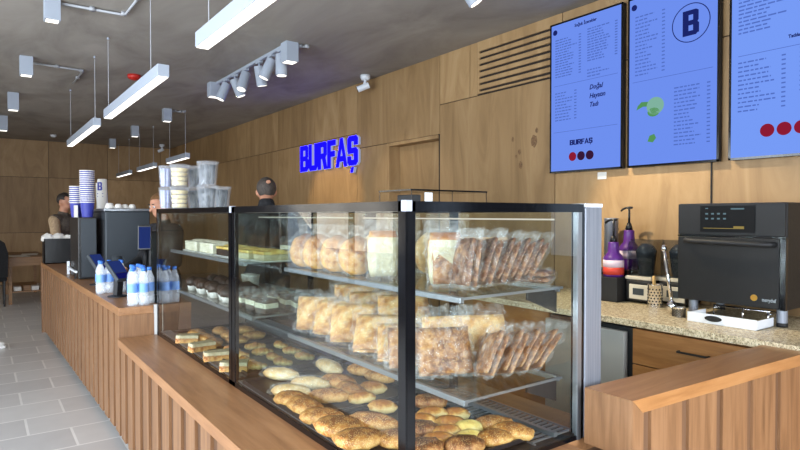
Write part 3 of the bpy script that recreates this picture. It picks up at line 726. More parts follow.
for i in range(7):
    mu.append(Km.put((1.31 + .02 * (i % 2), 4.02 - .115 * i, FS2 + .001), (0, 0, i), None, 'chocolate muffins in the far case', (1.3, 1.3, 1.5)))
label_row(mu, "%s of the dark chocolate muffins in the far case's second row")
o = thing('wrapped_cake_slice', '', 'cake slice')
b = B(); b.box(-.04, .04, -.05, .05, .004, .03, .004); b.box(-.04, .04, -.05, .05, .055, .075, .004); b.build('sponge', M['choc'], o, False, True)
b = B(); b.box(-.04, .04, -.05, .05, .03, .055); b.build('cream', M['creamc'], o, False, True)
b = B(); b.grid_slab(.10, .11, .12, 6, 6, .012, 3); b.build('plastic_wrap', M['film'], o, False, True)
Kw = Kind(o); ws = []
for i, (x, y) in enumerate([(1.21, 3.16), (1.22, 3.02), (1.22, 2.88)]): ws.append(Kw.put((x, y, FS2 + .002), (0, 0, .1 * i), None, 'wrapped cake slices'))
label_row(ws, '%s of the wrapped cake slices at the front of the middle shelf')
ws = []
for i, (x, y) in enumerate([(1.37, 3.10), (1.38, 2.94), (1.38, 2.80)]): ws.append(Kw.put((x, y, FS2 + .002), (0, 0, -.1 * i), None, 'wrapped cake slices'))
label_row(ws, "%s of the wrapped cake slices in the middle shelf's rear row")
for i, y in enumerate((3.74, 3.64)):
    o = thing('white_tub', ['white paper tub on the middle shelf of the far case, left one', 'white paper tub on the middle shelf of the far case, right one'][i], 'tub', (1.55, y + .25, FS2))
    b = B(); b.lathe([(.036, 0), (.044, .085), (.047, .088), (.047, .096), (.04, .097)], (1.55, y + .25, FS2 + .001), 20); b.build('tub_body', M['paper'], o, True)
for i, (y0, y1) in enumerate(((2.74, 3.36), (3.40, 4.05))):
    t = thing('serving_tray', ['black tray of yellow pastries on the far case floor, nearer one', 'black tray of pastries on the far case floor, furthest left'][i], 'tray', (1.3, (y0 + y1) / 2, LZ + .026), 0, 'black trays on the case floor')
    b = B(); b.box(1.06, 1.55, y0, y1, LZ + .0265, LZ + .031); b.build('base', M['tray'], t)
    b = B()
    for q in ((1.06, 1.066, y0, y1), (1.544, 1.55, y0, y1), (1.06, 1.55, y0, y0 + .006), (1.06, 1.55, y1 - .006, y1)): b.box(*q, LZ + .0265, LZ + .045)
    b.build('rim', M['tray'], t)
o = thing('croissant', '', 'pastry'); b = B()
for i in range(5):
    a = (i - 2) * .42; b.ell((math.sin(a) * .06, .06 - math.cos(a) * .06, .024 - abs(i - 2) * .003), (.026 - abs(i - 2) * .004, .026 - abs(i - 2) * .003, .025 - abs(i - 2) * .004), 2, .1, 8, None, None, i)
b.build('crust', M['golden'], o, True, True); Kcr = Kind(o)
cr = []
for i, (x, y) in enumerate([(1.13, 2.83), (1.13, 2.97), (1.15, 3.11), (1.15, 3.25), (1.27, 2.82), (1.28, 2.95), (1.28, 3.09), (1.30, 3.24), (1.42, 2.86), (1.42, 3.02), (1.43, 3.2)]):
    cr.append(Kcr.put((x, y, LZ + .032), (0, 0, random.uniform(-1.6, -.4)), None, 'pastries on the far case floor'))
label_row(cr, '%s of the yellow croissants on the far case floor')
cr = []
for i, (x, y) in enumerate([(1.14, 3.5), (1.14, 3.66), (1.14, 3.83), (1.28, 3.48), (1.29, 3.64), (1.29, 3.82), (1.42, 3.55), (1.43, 3.75)]):
    cr.append(KF.put((x, y, LZ + .032), (0, 0, random.uniform(-1.6, -.4)), None, 'pastries on the far case floor'))
label_row(cr, '%s of the flat pastries on the furthest tray of the far case')

o = thing('cream_slice', '', 'cake slice')
b = B(); b.prism([(-.07, -.03), (.07, -.045), (.07, .045), (-.07, .03)], lambda u, v, t: (u, v, t), .001, .03); b.build('pastry', M['sesame'], o, False, True)
b = B(); b.prism([(-.068, -.028), (.068, -.043), (.068, .043), (-.068, .028)], lambda u, v, t: (u, v, t), .03, .048); b.build('cream', M['crumb'], o, False, True)
Kcs = Kind(o); cs = []
for i in range(4): cs.append(Kcs.put((1.045, 2.88 + .27 * i, LZ + .032), (0, 0, -.5 + .3 * (i % 3)), None, 'cream slices at the far case front'))
label_row(cs, '%s of the cream-topped slices along the front of the far case floor')
ws = []
for i, (x, y) in enumerate([(1.50, 3.05), (1.50, 2.88), (1.52, 3.22)]): ws.append(Kw.put((x, y, FS1 + .002), (0, 0, .1 * i), None, 'wrapped cake slices'))
label_row(ws, '%s of the wrapped cake slices behind the yellow cakes')
# --- clear tubs stacked on the far case
def tub(label, loc, r, h, inner, group):
    o = thing('clear_tub', label, 'plastic tub', loc, 0, group)
    x, y, z = loc
    b = B(); b.lathe([(r * .76, 0), (r * .97, h * .94), (r * 1.0, h * .94), (r * 1.0, h * .955), (r * .955, h * .955), (r * .745, .004)], loc, 28, False); b.lathe([(r * .76, 0), (r * .75, .003)], loc, 28); b.build('tub_body', M['tub'], o, True)
    b = B(); b.lathe([(r * 1.03, h * .955), (r * 1.03, h * .99), (r * .9, h), (r * .88, h * .985)], loc, 28); b.build('lid', M['tub'], o, True)
    b = B()
    if inner == 'y':
        for i in range(4): b.lathe([(r * .72, h * (.06 + .2 * i)), (r * (.76 + .03 * i), h * (.22 + .2 * i))], loc, 20)
        b.build('contents', M['paleyellow'], o, True)
    else:
        for i in range(6):
            a = i * PI / 3 + x * 9; rr = r * .52
            b.cyl((x + rr * math.cos(a) * .8, y + rr * math.sin(a) * .8, z + h * .05), (x + rr * math.cos(a), y + rr * math.sin(a), z + h * .86), r * .17, r * .22, 10)
        b.build('contents', M['cuppale'] if inner == 'b' else M['graymach'], o, True)
    return o
TG = 'clear tubs stacked on the far case'
TP = [(1.078, 4.36, .056, 'b', 'small clear tub at the far left end'), (1.125, 4.17, .072, 'y', 'clear tub with yellow contents'), (1.20, 3.98, .072, 'g', 'clear grey-filled tub behind the largest'), (1.17, 3.70, .078, 'g', 'largest clear grey-filled tub'), (1.31, 3.84, .068, 'g', 'clear tub at the right end')]
TP[0] = (1.03, 4.145, .048, 'b', TP[0][4]); TP[1] = (1.078, 3.985, .064, 'y', TP[1][4]); TP[2] = (1.21, 4.06, .066, 'g', TP[2][4]); TP[3] = (1.163, 3.66, .068, 'g', TP[3][4]); TP[4] = (1.297, 3.80, .064, 'g', TP[4][4])
for x, y, r, k, lb in TP:
    tub(lb + ', bottom row', (x, y, CZ + .001), r, .147, k, TG)
for x, y, r, k, lb in TP[:4]:
    tub(lb + ', top row', (x, y, CZ + .149), r, .147, k, TG)

# --- thin black framed riser behind the near case, a white card on it
o = thing('acrylic_riser', 'black-edged clear riser standing on top of the near case', 'display riser', (1.5, 1.84, CZ))
b = B(); y0, y1, x0, x1 = 1.73, 1.95, 1.31, 1.705
b.box(x0, x1, y0, y0 + .006, CZ + .052, CZ + .058); b.box(x0, x1, y1 - .006, y1, CZ + .052, CZ + .058); b.box(x0, x0 + .006, y0, y1, CZ + .052, CZ + .058); b.box(x1 - .006, x1, y0, y1, CZ + .052, CZ + .058)
for x in (x0, x1 - .006):
    for y in (y0, y1 - .006): b.box(x + .002, x + .004, y + .002, y + .004, CZ + .001, CZ + .053)
b.build('rim', M['blackgloss'], o)
b = B(); b.box(x0 + .006, x1 - .006, y0 + .006, y1 - .006, CZ + .052, CZ + .055); b.build('top_sheet', M['acr'], o)
o = thing('card_reader', 'small black box with a white card under the riser on the near case', 'device', (1.36, 1.77, CZ))
b = B(); b.box(1.33, 1.375, 1.755, 1.85, CZ + .001, CZ + .038, .003); b.build('housing', M['blackmat'], o)
b = B(); b.box(1.39, 1.428, 1.750, 1.752, CZ + .001, CZ + .047); b.box(1.39, 1.428, 1.750, 1.765, CZ + .001, CZ + .004); b.build('card', M['white'], o)

# ------------------------------------------------------------------ menu screens
def at(y, z, t=0): return (SX - t, y, z)
SX = XW - .055
def screen(y1, y0, z0, z1, label, mat):
    r = thing('menu_screen', label, 'menu screen', (XW - .03, (y0 + y1) / 2, z0), 0, 'blue menu screens on the wall')
    b = B(); b.box(SX + .004, XW - .012, y0, y1, z0, z1, .003); b.build('housing', M['blackmat'], r)
    b = B(); t = .014
    b.box(SX, SX + .006, y0, y0 + t, z0, z1); b.box(SX, SX + .006, y1 - t, y1, z0, z1); b.box(SX, SX + .006, y0, y1, z0, z0 + t); b.box(SX, SX + .006, y0, y1, z1 - t, z1)
    b.build('bezel', M['blackgloss'], r)
    b = B(); b.box(SX + .0025, SX + .0041, y0 + t, y1 - t, z0 + t, z1 - t); b.build('panel', mat, r)
    b = B(); b.box(XW - .012, XW - .001, y0 + .2, y1 - .2, z0 + .3, z1 - .3); b.build('wall_bracket', M['blackmat'], r)
    W, H = y1 - y0, z1 - z0
    P = lambda u, v: (y1 - u * W, z1 - v * H)          # u to the right, v down, 0..1
    return r, P, W, H
def lines(r, P, W, H, u0, u1, v0, v1, n, name, mat=None, price=None, seed=0, hh=.0045):
    b = B(); pb = B(); rnd = random.Random(seed)
    for i in range(n):
        v = v0 + (v1 - v0) * i / max(1, n - 1); u = u0; end = u0 + (u1 - u0) * rnd.uniform(.5, 1)
        while u < end:
            wd = rnd.uniform(.03, .09) * (u1 - u0) * 2; e = min(u + wd, end)
            ya, z = P(u, v); yb, _ = P(e, v)
            b.box(SX + .0012, SX + .0026, yb, ya, z - hh, z + hh); u = e + .012
        if price:
            ya, z = P(price, v); pb.box(SX + .0012, SX + .0026, ya - .022, ya, z - hh, z + hh)
    b.build(name, mat or M['inkl'], r)
    if price: pb.build('price_column', M['inkl'], r)
def rule(r, P, u0, u1, v, name='rule_line'):
    b = B(); ya, z = P(u0, v); yb, _ = P(u1, v); b.box(SX + .0014, SX + .0026, yb, ya, z - .0016, z + .0016); b.build(name, M['inkline'], r)
def disc(r, P, u, v, rad, mat, name, h=1.0, th=.0012):
    y, z = P(u, v); b = B(); b.prism([(math.cos(a * PI / 16) * rad, math.sin(a * PI / 16) * rad * h) for a in range(32)], lambda p, q, t: (t, y - p, z + q), SX + .0012, SX + .0026); return b.build(name, mat, r)
def word(r, P, txt, u, v, size, mat=None, name='lettering', **k):
    y, z = P(u, v); return text_mesh(txt, size, name, mat or M['ink'], r, (SX + .0018, y, z), **k)
# letter strokes for the shop sign and the logo, in a 1-high box
LET = {
 'B': (.62, [[(0, 0), (.2, 0), (.2, 1), (0, 1)], [(.1, 0), (.5, 0), (.62, .1), (.62, .17), (.1, .17)], [(.1, .42), (.56, .42), (.56, .58), (.1, .58)], [(.1, .83), (.6, .83), (.6, .92), (.5, 1), (.1, 1)], [(.42, .08), (.62, .08), (.62, .42), (.55, .5), (.42, .5)], [(.42, .5), (.55, .5), (.6, .58), (.6, .92), (.42, .92)]]),
 'U': (.64, [[(0, .12), (.2, .12), (.2, 1), (0, 1)], [(.44, .12), (.64, .12), (.64, 1), (.44, 1)], [(.1, 0), (.54, 0), (.64, .12), (.64, .18), (0, .18), (0, .12)]]),
 'R': (.64, [[(0, 0), (.2, 0), (.2, 1), (0, 1)], [(.1, .83), (.52, .83), (.62, .92), (.52, 1), (.1, 1)], [(.42, .45), (.62, .52), (.62, .92), (.42, .92)], [(.1, .40), (.5, .40), (.6, .5), (.5, .57), (.1, .57)], [(.3, .45), (.46, 0), (.66, 0), (.52, .45)]]),
 'F': (.54, [[(0, 0), (.2, 0), (.2, 1), (0, 1)], [(.1, .82), (.54, .82), (.54, 1), (.1, 1)], [(.1, .42), (.48, .42), (.48, .59), (.1, .59)]]),
 'A': (.70, [[(0, 0), (.19, 0), (.42, 1), (.26, 1)], [(.51, 0), (.70, 0), (.44, 1), (.28, 1)], [(.16, .2), (.54, .2), (.54, .36), (.16, .36)]]),
 'S': (.60, [[(0, .83), (.6, .83), (.6, .9), (.5, 1), (.1, 1), (0, .9)], [(0, .5), (.2, .5), (.2, .92), (0, .92)], [(.05, .42), (.55, .42), (.6, .5), (.5, .58), (0, .58)], [(.4, .1), (.6, .1), (.6, .5), (.4, .5)], [(.1, 0), (.5, 0), (.6, .1), (.6, .17), (0, .17), (0, .1)], [(.4, .70), (.6, .70), (.6, .92), (.4, .92)], [(0, .1), (.2, .1), (.2, .3), (0, .3)]]),
 'c': (.2, [[(-.04, -.24), (.10, -.24), (.16, -.06), (.02, -.06)]]),
}
def letters(txt, width, h, y_left, z0, tx0, tx1, cb):
    tot = sum(LET[c][0] for c in txt) + .05 * (len(txt) - 1); k = width / tot; u = 0
    for c in txt:
        wd, polys = LET[c]
        def fat(poly):
            cu_, cv_ = sum(p for p, q in poly) / len(poly), sum(q for p, q in poly) / len(poly)
            return [(p + .018 * (1 if p > cu_ else -1), min(1, max(0, q + .016 * (1 if q > cv_ else -1)))) for p, q in poly]
        ps = [[((u + p) * k, q * h) for p, q in fat(poly)] for poly in polys]
        if c == 'S' and txt.endswith('S'): ps += [[((u + .22 + p) * k, q * h) for p, q in poly] for poly in LET['c'][1]]
        cb(c, ps); u += wd + .05
    return
def flat_letters(r, P, txt, u, v, wd, h, name='logo_lettering'):
    y, z = P(u, v); b = B()
    def cb(c, ps):
        for i, p in enumerate(ps): b.prism(p, lambda a, q, t: (t, y - a, z + q), SX + .0014 - .00001 * i, SX + .0026)
    letters(txt, wd, h, y, z, 0, 0, cb); b.build(name, M['ink'], r)
# screen 1
r, P, W, H = screen(3.212, 2.532, 1.900, 3.140, 'left blue menu screen with handwriting-style words and shop name near its foot', M['screen'])
disc(r, P, .075, .06, .022, M['ink'], 'badge'); word(r, P, 'Soğuk İçecekler', .36, .06, .034, sx=.9, bold=.001)
lines(r, P, W, H, .08, .40, .115, .36, 15, 'price_list', price=.42, seed=1); lines(r, P, W, H, .54, .84, .10, .30, 13, 'price_list', price=.90, seed=2)
lines(r, P, W, H, .54, .84, .36, .40, 3, 'price_list', seed=4); lines(r, P, W, H, .08, .34, .47, .65, 10, 'price_list', price=.36, seed=3)
rule(r, P, .06, .94, .42); rule(r, P, .06, .94, .73)
for i, t in enumerate(('Doğal', 'Hayatın', 'Tadı')): word(r, P, t, .57, .485 + .055 * i, .052, name='slogan', shear=.25, sx=.9, bold=.0012)
flat_letters(r, P, 'BURFAS', .30, .825, .215, .042)
disc(r, P, .34, .90, .036, M['scred'], 'picture'); disc(r, P, .46, .90, .036, M['scmar'], 'picture'); disc(r, P, .58, .90, .036, M['scmar'], 'picture')
# screen 2
r, P, W, H = screen(2.490, 1.832, 1.900, 3.140, 'middle blue menu screen with a ringed letter B and green drink', M['screen'])
disc(r, P, .075, .06, .022, M['ink'], 'badge'); word(r, P, 'Sıcak İçecekler', .38, .045, .034, sx=.9, bold=.001)
lines(r, P, W, H, .09, .36, .12, .46, 17, 'price_list', price=.40, seed=5); rule(r, P, .06, .94, .50)
b = B(); yc, zc = P(.71, .235); 
for k in range(48):
    a0, a1 = k * PI / 24, (k + 1) * PI / 24; r0, r1 = .125, .131
    b.prism([(math.cos(a0) * r0, math.sin(a0) * r0), (math.cos(a1) * r0, math.sin(a1) * r0), (math.cos(a1) * r1, math.sin(a1) * r1), (math.cos(a0) * r1, math.sin(a0) * r1)], lambda p, q, t: (t, yc - p, zc + q), SX + .0014, SX + .0026)
b.build('ring', M['ink'], r)
b = B()
def cb(c, ps):
    for i, p in enumerate(ps): b.prism(p, lambda a, q, t: (t, yc + .052 - a, zc - .085 + q), SX + .0012 - .00001 * i, SX + .0026)
letters('B', .105, .17, 0, 0, 0, 0, cb); b.build('logo_letter', M['ink'], r)
disc(r, P, .33, .655, .065, M['sclime'], 'drink_picture', .95); disc(r, P, .31, .69, .045, M['scgreen'], 'drink_picture', .7)
b = B(); y, z = P(.14, .65); b.prism([(-.02, -.02), (.03, 0), (.08, -.005), (.07, .03), (.02, .035), (-.01, .01)], lambda p, q, t: (t, y - p, z + q), SX + .0013, SX + .0026); b.build('leaf_picture', M['scgreen'], r)
b = B(); y, z = P(.29, .84); b.prism([(-.03, -.02), (.01, -.03), (.035, .0), (.02, .03), (-.015, .02)], lambda p, q, t: (t, y - p, z + q), SX + .0013, SX + .0026); b.build('leaf_picture', M['scgreen'], r)
lines(r, P, W, H, .54, .84, .575, .89, 16, 'price_list', price=.88, seed=6)
# screen 3
r, P, W, H = screen(1.772, 1.09, 1.900, 3.140, 'right blue menu screen cut by the photo edge, red drinks at its foot', M['screen2'])
lines(r, P, W, H, .08, .50, .03, .36, 18, 'price_list', seed=7); lines(r, P, W, H, .5, .9, .03, .20, 8, 'price_list', seed=8)
word(r, P, 'Tatlılar', .49, .435, .028, sx=.9, bold=.001); rule(r, P, .08, .92, .475)
lines(r, P, W, H, .08, .40, .51, .755, 12, 'price_list', price=.44, seed=9); lines(r, P, W, H, .58, .85, .49, .69, 10, 'price_list', price=.9, seed=10)
for u in (.33, .465, .60): disc(r, P, u, .865, .040, M['scred'], 'fruit_picture'); 
o = tag(B().box(XW - .003, XW - .0005, 2.70, 2.78, 1.83, 1.885).build('paper_note', M['paper']), 'small pale note on the wall under the left menu screen', 'note')
o = tag(B().tube([(XW - .008, 1.90, 1.90), (XW - .008, 1.90, 1.60)], .004, 6).build('power_cable', M['blackmat']), 'black cable running down from the screens to the oven', 'cable')

# ------------------------------------------------------------------ lit shop sign
sg = thing('shop_sign', 'blue illuminated shop name in raised letters on the plywood wall', 'sign', (XW - .05, 7.17, 2.18))
y_left, z0, wd, hh = 7.90, 2.19, 1.62, .38
def cb(c, ps):
    b = B()
    for i, p in enumerate(ps): b.prism(p, lambda a, q, t: (t, y_left - a, z0 + q), XW - .050 - .0004 * i, XW - .012)
    o = b.build('letter', M['signwhite'], sg)
    b = B()
    for i, p in enumerate(ps): b.prism(p, lambda a, q, t: (t, y_left - a, z0 + q), XW - .056 - .0004 * i, XW - .051 - .0004 * i)
    b.build('letter_face', M['signblue'], o)
letters('BURFAS', wd, hh, y_left, z0, 0, 0, cb)
# ------------------------------------------------------------------ ceiling fittings
def pendant(y0, y1, x, zb, label, group, wd=.075, hh=.085, cab=(.12, .12)):
    r = thing('pendant_lamp', label, 'pendant lamp', (x, (y0 + y1) / 2, zb), 0, group)
    b = B(); b.box(x - wd / 2, x + wd / 2, y0, y1, zb + .004, zb + hh, .003); b.build('housing', M['lampw'], r)
    b = B(); b.box(x - wd / 2 + .006, x + wd / 2 - .006, y0 + .006, y1 - .006, zb, zb + .0045); b.build('diffuser', M['lit'], r)
    for i, y in enumerate((y0 + cab[0], y1 - cab[1])):
        b = B(); b.tube([(x, y, zb + hh - .005), (x, y, ZC - .03)], .003, 6); b.cyl((x, y, zb + hh - .004), (x, y, zb + hh + .03), .008, .006, 10); b.build('cable', M['tube'], r)
        b = B(); b.cyl((x, y, ZC - .02), (x, y, ZC), .010, .010, 12); b.build('ceiling_cup', M['lampw'], r)
    return r
pendant(1.3, 3.25, 1.005, 2.47, 'nearest white linear pendant lamp, cut by the top edge of the photo', 'pendant lamps over the customer side')
pendant(4.08, 6.17, 1.005, 2.475, 'second white linear pendant lamp over the customer side', 'pendant lamps over the customer side', cab=(.35, .05))
pendant(6.80, 9.07, 1.005, 2.485, 'furthest white linear pendant lamp over the customer side', 'pendant lamps over the customer side')
pendant(9.5, 10.7, 2.70, 2.46, 'nearest small linear pendant lamp above the stacked tubs', 'pendant lamps in the rear row')
pendant(11.63, 13.05, 2.70, 2.46, 'middle small linear pendant lamp in the rear row', 'pendant lamps in the rear row')
pendant(13.85, 15.3, 2.70, 2.46, 'furthest small linear pendant lamp near the back wall', 'pendant lamps in the rear row')
def down(label, x, y, s=.11, h=.165, group='square ceiling downlights'):
    r = thing('ceiling_downlight', label, 'ceiling light', (x, y, ZC - h), 0, group)
    b = B(); b.box(x - s / 2, x + s / 2, y - s / 2, y + s / 2, ZC - h, ZC, .003); b.build('housing', M['lampw'], r)
    b = B(); b.box(x - s / 2 + .012, x + s / 2 - .012, y - s / 2 + .012, y + s / 2 - .012, ZC - h - .003, ZC - h + .002); b.build('lens', M['litspot'], r)
    return r
down('large square downlight cut by the top edge of the photo at the left', .475, 5.31)
down('square downlight second in the left row, conduit beside it', .416, 7.38, .12, .20)
down('square downlight third in the left row', .388, 9.66, .13, .24)
down('square downlight at the far left edge of the photo', .33, 12.0, .14, .25)
down('square downlight nearest in the right row, cable looping to a pendant', 2.43, 9.67, .125, .2)
down('square downlight second in the right row', 2.40, 11.89, .125, .2)
down('square downlight furthest in the right row', 2.40, 14.2, .125, .2)
# track with spot heads between two square lights
down('square downlight at the far end of the spotlight track', 2.44, 7.42, .13, .18)
down('square downlight at the near end of the spotlight track', 2.48, 5.26, .13, .19)
t = thing('spotlight_track', 'white spotlight track under the ceiling between two square downlights', 'light track', (2.46, 6.3, ZC - .03))
b = B(); b.box(2.445, 2.48, 5.33, 7.34, ZC - .03, ZC, .002); b.build('rail', M['lampw'], t)
heads = [(7.02, (-.42, .1)), (6.72, (.4, -.1)), (6.38, (-.38, -.2)), (5.98, (.22, .1)), (5.66, (-.42, .2)), (5.42, (.02, 0))]
hs = []
for y, (dx, dy) in heads:
    r = thing('track_spotlight', '', 'spotlight', (2.4625, y, ZC - .03), 0, 'spot heads on the ceiling track')
    b = B(); b.box(2.44, 2.485, y - .05, y + .05, ZC - .052, ZC - .0305, .002); b.build('adapter', M['lampw'], r)
    b = B(); b.cyl((2.4625, y, ZC - .05), (2.4625, y, ZC - .115), .010, .010, 10); b.build('stem', M['lampw'], r)
    d = V((dx, dy, -1)).normalized(); p = V((2.4625, y, ZC - .10)); a = p - d * .02; e = p + d * .19
    b = B(); b.cyl(a, e, .056, .058, 20); hd = b.build('lamp_head', M['lampw'], r)
    b = B(); b.cyl(e - d * .004, e + d * .003, .047, .047, 20); b.build('lens', M['litspot'], hd)
    hs.append(r)
r = thing('track_spotlight', 'single white spot head cut by the top edge of the photo, right of the centre', 'spotlight', (2.70, 2.98, ZC - .03))
b = B(); b.cyl((2.70, 2.98, ZC - .03), (2.70, 2.98, ZC), .05, .05, 20); b.build('mount', M['lampw'], r)
d = V((.55, -.35, -1)).normalized(); p = V((2.70, 2.98, ZC - .09)); e = p + d * .17
b = B(); b.cyl((2.70, 2.98, ZC - .03), (2.70, 2.98, ZC - .10), .010, .010, 10); b.build('stem', M['lampw'], r)
b = B(); b.cyl(p - d * .02, e, .052, .054, 20); hd = b.build('lamp_head', M['lampw'], r)
b = B(); b.cyl(e - d * .004, e + d * .003, .044, .044, 20); b.build('lens', M['litspot'], hd)
spot('counter_beam', tuple(e + d * .02), (3.80, 2.0, 1.05), 250, 54, (1, .86, .62))
label_row(hs, '%s of the white spot heads on the ceiling track')
spot('track_beam', (2.35, 6.72, 2.98), (3.95, 6.95, 1.75), 170, 46, (1, .76, .42))
spot('track_beam', (2.3, 5.98, 2.98), (3.95, 5.2, 1.5), 45, 50, (1, .86, .66))
def conduit(pts, label):
    b = B(); b.tube(pts, .011, 8)
    for i in range(len(pts) - 1):
        m = (V(pts[i]) + V(pts[i + 1])) / 2; b.box(m.x - .02, m.x + .02, m.y - .02, m.y + .02, ZC - .03, ZC - .001)
    tag(b.build('ceiling_conduit', M['tube'], None, True), label, 'conduit', 'grey ceiling conduits')
zc_ = ZC - .018
conduit([(.54, 5.30, zc_), (.97, 5.29, zc_), (1.0, 5.25, zc_), (1.01, 4.4, zc_)], 'grey conduit bending beside the large downlight at the top left')
conduit([(.49, 7.55, zc_), (.95, 7.6, zc_), (.985, 7.65, zc_), (.975, 8.42, zc_)], 'grey conduit bending beside the second left downlight')
conduit([(2.50, 9.70, zc_), (2.62, 9.72, zc_), (2.68, 9.70, zc_), (2.70, 9.66, zc_)], 'grey conduit from the right row downlight to the nearest small pendant')
conduit([(2.545, 5.26, zc_), (2.63, 5.24, zc_), (2.66, 5.20, zc_)], 'short conduit stub beside the near end of the track')
o = thing('fire_alarm', 'red round fire alarm on the ceiling above the second pendant lamp', 'alarm', (1.523, 7.56, ZC - .05))
b = B(); b.lathe([(.06, 0), (.075, .02), (.075, .05)], (1.523, 7.56, ZC - .0505), 24); b.build('sounder', M['red'], o, True)
b = B(); b.cyl((1.523, 7.56, ZC - .062), (1.523, 7.56, ZC - .0505), .03, .045, 20); b.build('lens', M['red'], o)
o = thing('smoke_detector', 'small pale smoke detector on the dark ceiling near the back wall', 'smoke detector', (1.27, 14.2, ZC - .05))
b = B(); b.lathe([(.035, 0), (.055, .02), (.06, .05)], (1.27, 14.2, ZC - .0505), 20); b.build('body', M['white'], o, True)
def cctv(label, x, y, s=1.0):
    r = thing('security_camera', label, 'security camera', (x, y, ZC - .06))
    b = B(); b.lathe([(.045 * s, 0), (.058 * s, .03), (.058 * s, .06)], (x, y, ZC - .0605), 24); b.build('mount', M['white'], r, True)
    b = B(); b.tube([(x, y, ZC - .06), (x - .005, y + .01, ZC - .10 * s), (x - .02, y + .02, ZC - .13 * s)], .016 * s, 10); b.build('arm', M['white'], r, True)
    b = B(); p0 = V((x + .03 * s, y - .03 * s, ZC - .115 * s)); d = V((-.75, .55, -.36)).normalized()
    b.cyl(p0, p0 + d * .14 * s, .034 * s, .036 * s, 20); h = b.build('camera_body', M['white'], r)
    b = B(); b.cyl(p0 + d * .138 * s, p0 + d * .146 * s, .032 * s, .032 * s, 20); b.build('lens', M['blackgloss'], h)
    return r
cctv('white bullet security camera on the ceiling beside the plywood wall above the shop name', 3.79, 5.93, 1.05)
cctv('small white security camera in the far dark corner of the ceiling', 3.55, 14.6, 1.0)

# ------------------------------------------------------------------ back counter, right
GZ = .945
k = thing('back_counter', 'back counter with beige granite top and wood drawers under the oven', 'counter', (3.5, .9, 0))
b = B(); b.box(3.04, XW - .003, -.6, 3.3, GZ - .04, GZ, .003); b.build('granite_top', M['granite'], k)
b = B(); b.box(3.10, XW - .01, -.6, 1.915, .08, GZ - .045); b.box(3.10, XW - .01, 2.56, 3.3, .08, GZ - .045); b.build('carcass', M['cab'], k)
for i, (z0, z1) in enumerate(((.69, .892), (.40, .684), (.10, .394))):
    for y0, y1 in ((1.02, 1.912), (.12, 1.014)):
        b = B(); b.box(3.06, 3.10, y0, y1, z0, z1, .002); dr = b.build('drawer', M['cab'], k)
        ym = (y0 + y1) / 2 + .09; z = (z0 + z1) / 2 + .02
        b = B(); b.tube([(3.06, ym - .08, z), (3.035, ym - .08, z), (3.035, ym + .08, z), (3.06, ym + .08, z)], .006, 8); b.build('drawer_handle', M['black'], dr)
b = B(); b.box(3.12, XW - .02, -.6, 3.3, 0, .08); b.build('plinth', M['blackmat'], k)
k = thing('undercounter_fridge', 'silver undercounter fridge with black top edge left of the wood drawers', 'fridge', (3.4, 2.24, .09))
b = B(); b.box(3.10, XW - .05, 1.925, 2.55, .085, .885); b.build('cabinet', M['blackmat'], k)
b = B(); b.box(3.055, 3.095, 1.965, 2.55, .10, .862, .004); dd = b.build('door', plain('fridge_grey', srgb(168, 166, 160), .4), k)
b = B(); b.box(3.045, 3.056, 2.12, 2.145, .76, .79); b.build('lock', M['black'], dd)
# oven
k = thing('speed_oven', 'black countertop speed oven with touch screen on the granite counter', 'oven', (3.66, 1.55, GZ))
OY0, OY1, OZ0, OZ1 = 1.255, 1.835, 1.045, 1.617
b = B(); b.box(3.42, XW - .05, OY0, OY1, OZ0, OZ1, .006); b.build('body', M['ovenblack'], k)
b = B(); b.box(3.405, 3.42, OY0 + .005, OY1 - .002, 1.435, OZ1 - .003, .003); b.build('control_panel', M['ovenblack'], k)
b = B(); b.box(3.40, 3.422, OY0 + .03, OY1 - .004, OZ0 + .004, 1.422, .004); b.build('door', M['ovenblack'], k)
b = B(); b.box(3.398, 3.424, OY0 - .002, OY0 + .028, OZ0, 1.425, .002); b.box(3.404, 3.42, OY0, OY1, 1.424, 1.432); b.build('trim', M['blackgloss'], k)
b = B(); b.tube([(3.403, OY1 - .05, 1.40), (3.36, OY1 - .07, 1.40), (3.352, OY1 - .12, 1.398), (3.352, OY0 + .12, 1.392), (3.36, OY0 + .07, 1.392), (3.403, OY0 + .05, 1.392)], .015, 12); b.build('door_handle', M['blackmat'], k, True)
b = B(); b.box(3.401, 3.4055, 1.405, 1.70, 1.452, 1.602); sc = b.build('touch_screen', plain('screen_black', srgb(10, 10, 12), .5, 0, .15), k)
icw = emit('oven_icon', srgb(120, 150, 160), .8); icy = emit('oven_icon_yellow', srgb(176, 156, 90), .8)
b = B()
for i in range(4):
    for j in range(2): b.box(3.3995, 3.4012, 1.655 - i * .033, 1.67 - i * .033, 1.552 - j * .028, 1.561 - j * .028)
b.box(3.3995, 3.4012, 1.655, 1.67, 1.585, 1.59); b.box(3.3995, 3.4012, 1.46, 1.53, 1.58, 1.588)
b.build('screen_icons', icw, sc)
b = B(); b.box(3.3995, 3.4012, 1.46, 1.68, 1.472, 1.4755); b.box(3.3995, 3.4012, 1.46, 1.515, 1.472, 1.487); b.build('screen_bar', icy, sc)
b = B(); b.cyl((3.396, 1.405, 1.10), (3.402, 1.405, 1.10), .017, .017, 20); b.build('badge', plain('brass', srgb(190, 140, 60), .3, .8), k)
text_mesh('merrychef', .026, 'badge_lettering', M['alu'], k, (3.3985, 1.365, 1.085), extrude=.0006, sx=.62, bold=.001)
for y in (OY0 + .05, OY1 - .05):
    for x in (3.50, 3.84):
        b = B(); b.cyl((x, y, GZ + .022), (x, y, OZ0 + .002), .026, .026, 16); lg = b.build('leg', M['steel'], k)
        b = B(); b.cyl((x, y, GZ + .001), (x, y, GZ + .023), .028, .026, 16); b.build('foot', M['blackmat'], lg, True)
